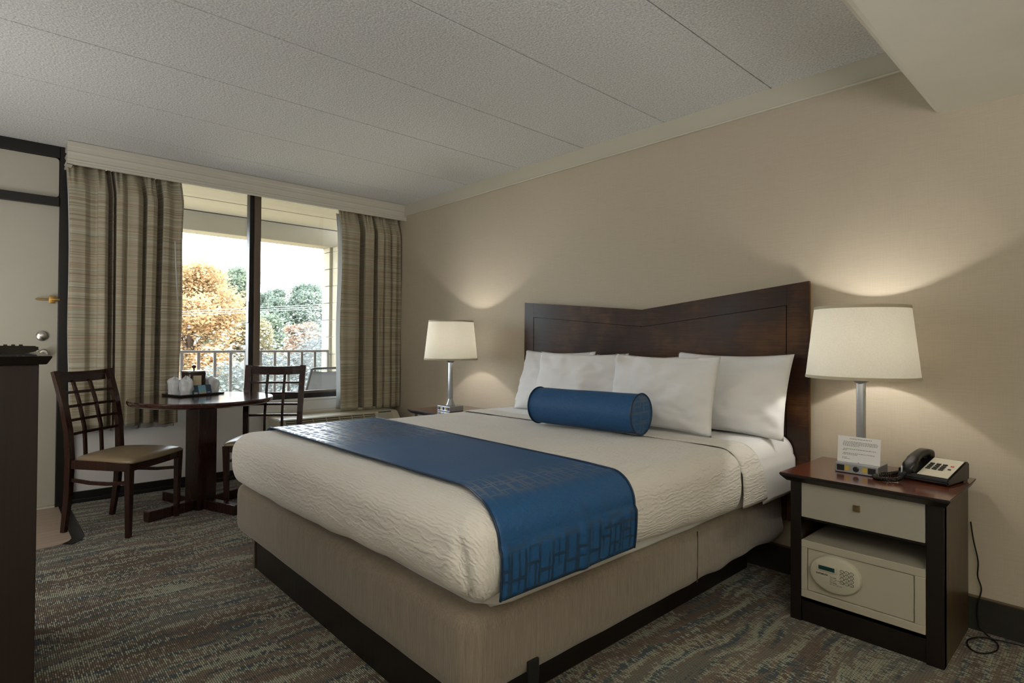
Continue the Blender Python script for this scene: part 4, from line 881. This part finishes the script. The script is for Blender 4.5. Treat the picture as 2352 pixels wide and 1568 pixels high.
def hs(u, v):
    # handset: swept section along an arch
    s_ = u; y = -0.098 + 0.196 * s_; arch = math.sin(PI * s_); z = 0.046 + 0.040 * s_ + 0.026 * arch ** 0.7
    hw = 0.024 - 0.007 * arch ** 2; hh = 0.014 if 0.2 < s_ < 0.8 else 0.021
    th = 2 * PI * v; c_, sn = math.cos(th), math.sin(th); k = 1 / max(abs(c_), abs(sn)) ** 0.7
    ed = 1 if 0.03 < s_ < 0.97 else 0.55
    return pm @ Vector((-0.046 + hw * c_ * k * ed, y, z + hh * sn * k * ed - (0.008 if hh > 0.015 else 0)))
bm = grid(36, 20, hs); bmesh.ops.remove_doubles(bm, verts=bm.verts[:], dist=0.0002); bmesh.ops.holes_fill(bm, edges=bm.edges[:]); part('handset', bm, 'black_plastic', ph, smooth=True, angle=60)
cp = [(4.045, -0.275, .03), (4.035, -0.325, .012), (4.000, -0.355, .009), (3.966, -0.345, .009), (3.955, -0.30, .009), (3.985, -0.222, .009), (4.002, -0.17, .010), (4.02, -0.12, .015), (4.04, -0.06, .02)]
def spl(P_, n):
    P_ = [Vector(p_) for p_ in P_]; P_ = [P_[0]] + P_ + [P_[-1]]; out = []
    for i in range(1, len(P_) - 2):
        for k in range(n):
            t_ = k / n; a, b, c, d_ = P_[i - 1:i + 3]; out.append(0.5 * ((2 * b) + (c - a) * t_ + (2 * a - 5 * b + 4 * c - d_) * t_ * t_ + (3 * b - a - 3 * c + d_) * t_ ** 3))
    return out + [P_[-2]]
pth = spl([(x, y, NT + z) for x, y, z in cp], 60); co_ = []
for i, p_ in enumerate(pth):
    d_ = (pth[min(i + 1, len(pth) - 1)] - pth[max(i - 1, 0)]).normalized(); s_ = d_.cross(Vector((0, 0, 1))).normalized(); q_ = s_.cross(d_); a = i * 0.95
    co_.append(p_ + (s_ * math.cos(a) + q_ * math.sin(a)) * 0.0075)
part('coiled_cord', tube(co_, 0.0018, 5), 'gloss_black', ph, smooth=True)
part('cord_plug', tube([pm @ Vector((-0.06, -0.112, 0.055)), pm @ Vector((-0.06, -0.116, 0.03)), Vector(pth[0])], 0.0035, 8), 'nickel', ph, smooth=True)
# ---- power cord to the floor
pc = tube(spl([(4.205, 0.0, 0.43), (4.214, -0.003, 0.36), (4.228, -0.003, 0.28), (4.227, -0.004, 0.22), (4.238, -0.004, 0.17), (4.226, -0.006, 0.10), (4.232, -0.01, 0.03), (4.26, -0.03, 0.006), (4.295, -0.08, 0.005), (4.30, -0.15, 0.005), (4.27, -0.21, 0.005), (4.235, -0.205, 0.005), (4.215, -0.14, 0.005), (4.24, -0.08, 0.008), (4.29, -0.045, 0.006), (4.40, -0.02, 0.005), (4.7, -0.015, 0.005)], 12), 0.0028, 6)
tagged(part('power_cord', pc, 'black_plastic', None, smooth=True), 'thin black cord running down the wall and looping on the carpet', 'cord')
# ================================================================ table
tb = thing('round_table', 'round dark wood pedestal table holding the coffee tray', 'table', (0.41, -1.865, 0))
tc = (0.40, -1.855)
part('table_top', lathe([(0, 0.708), (0.425, 0.708), (0.440, 0.716), (0.446, 0.728), (0.446, 0.738), (0.442, 0.744), (0, 0.744)], (tc[0], tc[1], 0), 96), 'tabletop', tb, smooth=True, angle=30)
ang = math.radians(-68.5); rot = Matrix.Translation((0.415, -1.868, 0)) @ Matrix.Rotation(ang, 4, 'Z')
bm = B((-0.068, 0.068, -0.068, 0.068, 0.0, 0.70), bevel=0.003); bm.transform(rot); part('column', bm, 'dwood', tb)
bm = B((-0.20, 0.20, -0.05, 0.05, 0.685, 0.708), (-0.05, 0.05, -0.20, 0.20, 0.69, 0.708)); bm.transform(rot); part('mounting_plate', bm, 'dwood', tb)
for k in range(4):
    bm = B((0.066, 0.372, -0.028, 0.028, 0.0, 0.066), bevel=0.005); bm.transform(rot @ Matrix.Rotation(k * PI / 2, 4, 'Z')); part('foot', bm, 'dwood', tb)
# ---- chairs
def make_chair(label, loc, rz):
    t = thing('dining_chair', label, 'chair', loc, rz, 'dining chairs at the round table')
    P_ = lambda n_, bm, m='dwood', par=t, **k: part(n_, bm, m, par, local=True, **k)
    for s in (-1, 1):
        P_('leg', bar((s * 0.205, 0.195, 0.0), (s * 0.212, 0.20, 0.425), 0.026, 0.026, 0.040, 0.038))
        pts = [(s * 0.182, -0.235, 0.0), (s * 0.187, -0.205, 0.22), (s * 0.19, -0.195, 0.44), (s * 0.193, -0.205, 0.60), (s * 0.196, -0.235, 0.76), (s * 0.199, -0.290, 0.945)]
        P_('leg', path_bar(pts, [0.024, 0.032, 0.036, 0.038, 0.040, 0.042], [0.026, 0.034, 0.036, 0.030, 0.026, 0.022]))
        P_('side_apron', bar((s * 0.192, -0.185, 0.405), (s * 0.213, 0.19, 0.405), 0.02, 0.052, side=(1, 0, 0)))
        P_('stretcher', path_bar([(s * 0.188, -0.20, 0.315), (s * 0.197, -0.06, 0.302), (s * 0.204, 0.06, 0.302), (s * 0.209, 0.195, 0.315)], 0.013, 0.020))
    P_('front_apron', path_bar([(-0.21, 0.20, 0.405), (-0.1, 0.212, 0.405), (0.1, 0.212, 0.405), (0.21, 0.20, 0.405)], 0.05, 0.02, side=(0, 0, 1)), 'dwoodx')
    P_('rear_apron', bar((-0.19, -0.19, 0.405), (0.19, -0.19, 0.405), 0.05, 0.02, side=(0, 0, 1)), 'dwoodx')
    # seat cushion
    def seat(u, v):
        a, b = 2 * u - 1, 2 * v - 1
        w_ = 0.19 + (0.235 - 0.19) * v; y = -0.175 + 0.405 * v; y += 0.018 * (1 - a * a) * max(0, b)
        if b < 0: y -= 0.0
        e = (max(0, 1 - abs(a) ** 5) * max(0, 1 - abs(b) ** 5)) ** 0.4
        cx_ = w_ * a * (1 - 0.06 * (abs(b) ** 6) * (abs(a) ** 6))
        return (cx_, y, 0.432 + 0.026 * e + 0.014 * (1 - a * a) * (1 - b * b))
    bm = grid(28, 26, seat)
    r_ = bmesh.ops.extrude_edge_only(bm, edges=[e for e in bm.edges if e.is_boundary]); vs_ = [v_ for v_ in r_['geom'] if isinstance(v_, bmesh.types.BMVert)]
    for v_ in vs_: v_.co.z = 0.424; v_.co.x *= 0.97; v_.co.y = (v_.co.y - 0.02) * 0.98 + 0.02
    bmesh.ops.holes_fill(bm, edges=[e for e in bm.edges if e.is_boundary]); P_('seat', bm, 'leather', smooth=True)
    # back: curved top rail and lattice
    zy = lambda z: -0.195 - 0.01 * max(0, (z - 0.44) / 0.16) - 0.03 * max(0, (z - 0.6) / 0.16) * (1 if z < 0.76 else 1) - (0.3 * max(0, z - 0.76) - 0.03 * max(0, (z - 0.76) / 0.16))
    cv = lambda x: -0.016 * (1 - (x / 0.2) ** 2)
    P_('top_rail', path_bar([(x, zy(0.912) + cv(x), 0.912 - 0.008 * (1 - (x / 0.2) ** 2)) for x in (-0.178, -0.12, -0.06, 0, 0.06, 0.12, 0.178)], 0.064, 0.022, side=(0, 0, 1)), 'dwoodx')
    for z in (0.815, 0.735, 0.655, 0.575):
        P_('lattice_rail', path_bar([(x, zy(z) + cv(x), z) for x in (-0.178, -0.09, 0, 0.09, 0.178)], 0.016, 0.013, side=(0, 0, 1)))
    for x in (-0.062, 0.062):
        P_('lattice_slat', path_bar([(x, zy(z) + cv(x), z) for z in (0.425, 0.5, 0.6, 0.68, 0.76, 0.82, 0.885)], 0.017, 0.015))
    return t
ch = make_chair('dark wood lattice back chair with its taupe seat in full view by the door', (0.519, -2.323, 0), math.radians(-48.1))
def dup(o, par=None):
    c = o.copy(); C.objects.link(c); c.parent = par
    for k in list(o.children): dup(k, c)
    return c
c2 = dup(ch); c2.location = (0.51, -1.466, 0); c2.rotation_euler = (0, 0, math.radians(-122.8)); c2['label'] = 'dark wood lattice back chair in front of the window half hidden by the bed'
# ---- tray and what stands on it
TZ = 0.744
def trp(u, v): return (0.10 + 0.0, 0)
tr = thing('tray', 'low black tray on the round table holding the coffee things', 'tray', (0.178, -1.861, TZ))
tmx = Matrix.Translation((0.178, -1.861, TZ)) @ Matrix.Rotation(math.radians(17), 4, 'Z')
bm = B((-0.10, 0.10, -0.155, 0.155, 0.001, 0.005)); bm.transform(tmx); part('tray_base', bm, 'black_plastic', tr)
for bx_ in ((-0.11, -0.10, -0.165, 0.165, 0.001, 0.014), (0.10, 0.11, -0.165, 0.165, 0.001, 0.014), (-0.10, 0.10, -0.165, -0.155, 0.001, 0.014), (-0.10, 0.10, 0.155, 0.165, 0.001, 0.014)):
    bm = B(bx_, bevel=0.002); bm.transform(tmx); part('rim', bm, 'black_plastic', tr)
tp_ = lambda x, y, z=0.005: tuple(tmx @ Vector((x, y, z)))
ib = thing('ice_bucket', 'brown lidded ice bucket with a knob at the back of the tray', 'ice bucket', tp_(-0.025, 0.015))
part('bucket_body', lathe([(0, 0), (0.070, 0), (0.074, 0.006), (0.079, 0.15), (0.075, 0.156), (0, 0.156)], n=40), 'mug', ib, local=True, smooth=True, angle=40)
part('lid', lathe([(0.0, 0.156), (0.083, 0.156), (0.084, 0.161), (0.078, 0.167), (0, 0.172)], n=40), 'chrome', ib, local=True, smooth=True, angle=40)
part('lid_knob', lathe([(0, 0.170), (0.005, 0.172), (0.005, 0.182), (0.013, 0.188), (0.014, 0.197), (0.009, 0.205), (0, 0.207)], n=24), 'mug', ib, local=True, smooth=True)
cu = thing('paper_sleeve', 'upright cream paper packet leaning against the ice bucket', 'packet', tp_(0.066, -0.012))
bm = B((-0.003, 0.003, -0.026, 0.026, 0, 0.135), bevel=0.001); bm.transform(Matrix.Rotation(0.1, 4, 'Z') @ Matrix.Rotation(-0.03, 4, 'Y')); part('packet', bm, 'piping', cu, local=True)
def bag(label, x, y, w_, h_, seed, inner=True):
    t = thing('wrapped_cup', label, 'cup', tp_(x, y), 0, 'plastic wrapped cups on the tray')
    if inner: part('cup', lathe([(0, 0.001), (0.028, 0.001), (0.036, h_ * 0.82), (0.033, h_ * 0.82), (0.026, 0.004), (0, 0.004)], n=28), 'paper', t, local=True, smooth=True)
    def f(u, v):
        th = 2 * PI * u; q = v; r = w_ * (0.92 + 0.10 * math.sin(q * 3)) * (1 if q < 0.72 else max(0.08, 1 - ((q - 0.72) / 0.28) ** 1.6)); r *= 1 + 0.10 * math.cos(4 * th + seed) * min(1, q * 2)
        nz = noise.noise(Vector((math.cos(th) * 1.6 + seed, math.sin(th) * 1.6, q * 3.5)))
        return ((r + 0.010 * nz) * math.cos(th), (r + 0.010 * nz) * math.sin(th), h_ * q * (1 + 0.06 * nz) + (0 if q > 0 else 0.001))
    bm = grid(40, 26, f); bmesh.ops.remove_doubles(bm, verts=bm.verts[:], dist=0.0003); o = part('plastic_bag', bm, 'film', t, local=True, smooth=True)
    return t
bag('plastic wrapped cup at the corner of the tray nearest the curtain', -0.03, -0.115, 0.041, 0.128, 1.0)
bag('plastic wrapped cup standing in front of the ice bucket', 0.052, -0.082, 0.042, 0.135, 3.0)
bag('plastic wrapped cup behind the ice bucket toward the window', -0.055, 0.125, 0.036, 0.118, 5.0)
bag('plastic wrapped cup at the end of the tray nearest the other chair', 0.035, 0.115, 0.043, 0.126, 8.0)
tk = thing('tent_card', 'small dark blue folded card with a beach picture on the tray', 'card', tp_(0.075, 0.01))
tm2 = tmx @ Matrix.Translation((0.085, 0.008, 0.005)) @ Matrix.Rotation(0.0, 4, 'Z')
def tcp(y, s_, o_): return tm2 @ Vector((0.010 - 0.022 * s_ + o_, y * 1.3, 0.068 * s_))
def tq(y0, y1, s0, s1, o_=0.0, th=0.001):
    bm = bmesh.new(); vs = [bm.verts.new(tcp(y, s_, o2)) for o2 in (o_, o_ + th) for y, s_ in ((y0, s0), (y1, s0), (y1, s1), (y0, s1))]
    for f in ((0, 1, 2, 3), (7, 6, 5, 4), (0, 4, 5, 1), (1, 5, 6, 2), (2, 6, 7, 3), (3, 7, 4, 0)): bm.faces.new([vs[i] for i in f])
    return bm
part('front_leaf', tq(-0.055, 0.055, 0, 1), 'card_blue', tk); part('picture', tq(-0.018, 0.024, 0.0, 0.98, 0.001, 0.0004), 'card_sky', tk); part('picture_sand', tq(-0.018, 0.024, 0.0, 0.24, 0.0014, 0.0004), 'card_sand', tk)
bm = bmesh.new()
for y0_, y1_, s_ in ((-0.046, -0.024, 0.22), (-0.046, -0.026, 0.12), (0.030, 0.046, 0.22)):
    vs = [bm.verts.new(tcp(y, s2, 0.0016)) for y, s2 in ((y0_, s_), (y1_, s_), (y1_, s_ + 0.05), (y0_, s_ + 0.05))]; bm.faces.new(vs)
part('print', bm, 'paper', tk)
bm = bmesh.new(); vs = [bm.verts.new(tm2 @ Vector(q_)) for q_ in ((-0.012, -0.0715, 0.068), (-0.012, 0.0715, 0.068), (-0.018, 0.0715, 0.0), (-0.018, -0.0715, 0.0), (-0.013, -0.0715, 0.067), (-0.013, 0.0715, 0.067), (-0.019, 0.0715, 0.0), (-0.019, -0.0715, 0.0))]
bm.faces.new(vs[:4]); bm.faces.new(vs[4:][::-1]); part('back_leaf', bm, 'piping', tk)
# ================================================================ dresser at the left with the remote control
ds = thing('dresser', 'tall dark wood dresser cut by the frame beside the door', 'dresser', (2.0, -3.2, 0))
dx1, dyf, DZ = 2.44, -2.845, 1.087
part('body', B((1.75, dx1, -3.45, dyf, 0.0, DZ - 0.026), bevel=0.002), 'tvstand', ds)
tp = prism([(-3.47, DZ), (dyf + 0.030, DZ), (dyf + 0.030, DZ - 0.005), (dyf + 0.018, DZ - 0.026), (-3.47, DZ - 0.026)], 'x', 1.72, dx1 + 0.028)
for v_ in tp.verts:
    if v_.co.z < DZ - 0.02 and v_.co.x > 2: v_.co.x -= 0.014
bmesh.ops.bevel(tp, geom=tp.edges[:], offset=0.0015, segments=2, affect='EDGES'); o_ = part('top', tp, ('dwoodx', 'blackwood'), ds); [setattr(p_, 'material_index', 0 if p_.normal.z > 0.3 else 1) for p_ in o_.data.polygons]
fo = thing('folder', 'thin grey folder lying under the remote control on the dresser', 'folder', (2.34, -2.98, DZ))
part('cover', B((2.24, 2.45, -3.12, -2.850, DZ + 0.0005, DZ + 0.003), bevel=0.001), 'ptac_dark', fo)
part('pages', B((2.245, 2.44, -3.11, -2.862, DZ + 0.003, DZ + 0.0055), bevel=0.001), 'ink', fo)
rc = thing('remote_control', 'black remote control lying on the dresser corner', 'remote control', (2.39, -2.95, DZ + 0.0055))
z_ = DZ + 0.0062
part('case', prism([(-3.05, z_), (-2.875, z_), (-2.848, z_ + 0.008), (-2.842, z_ + 0.016), (-2.850, z_ + 0.023), (-3.05, z_ + 0.025)], 'x', 2.365, 2.418, bevel=0.0035), 'gloss_black', rc, smooth=True, angle=40)
for i in range(9):
    for j in range(3): part('button', B((2.374 + j * 0.014, 2.383 + j * 0.014, -3.035 + i * 0.018, -3.026 + i * 0.018, z_ + 0.023, z_ + 0.0275), bevel=0.001, seg=1), 'black_plastic', rc)
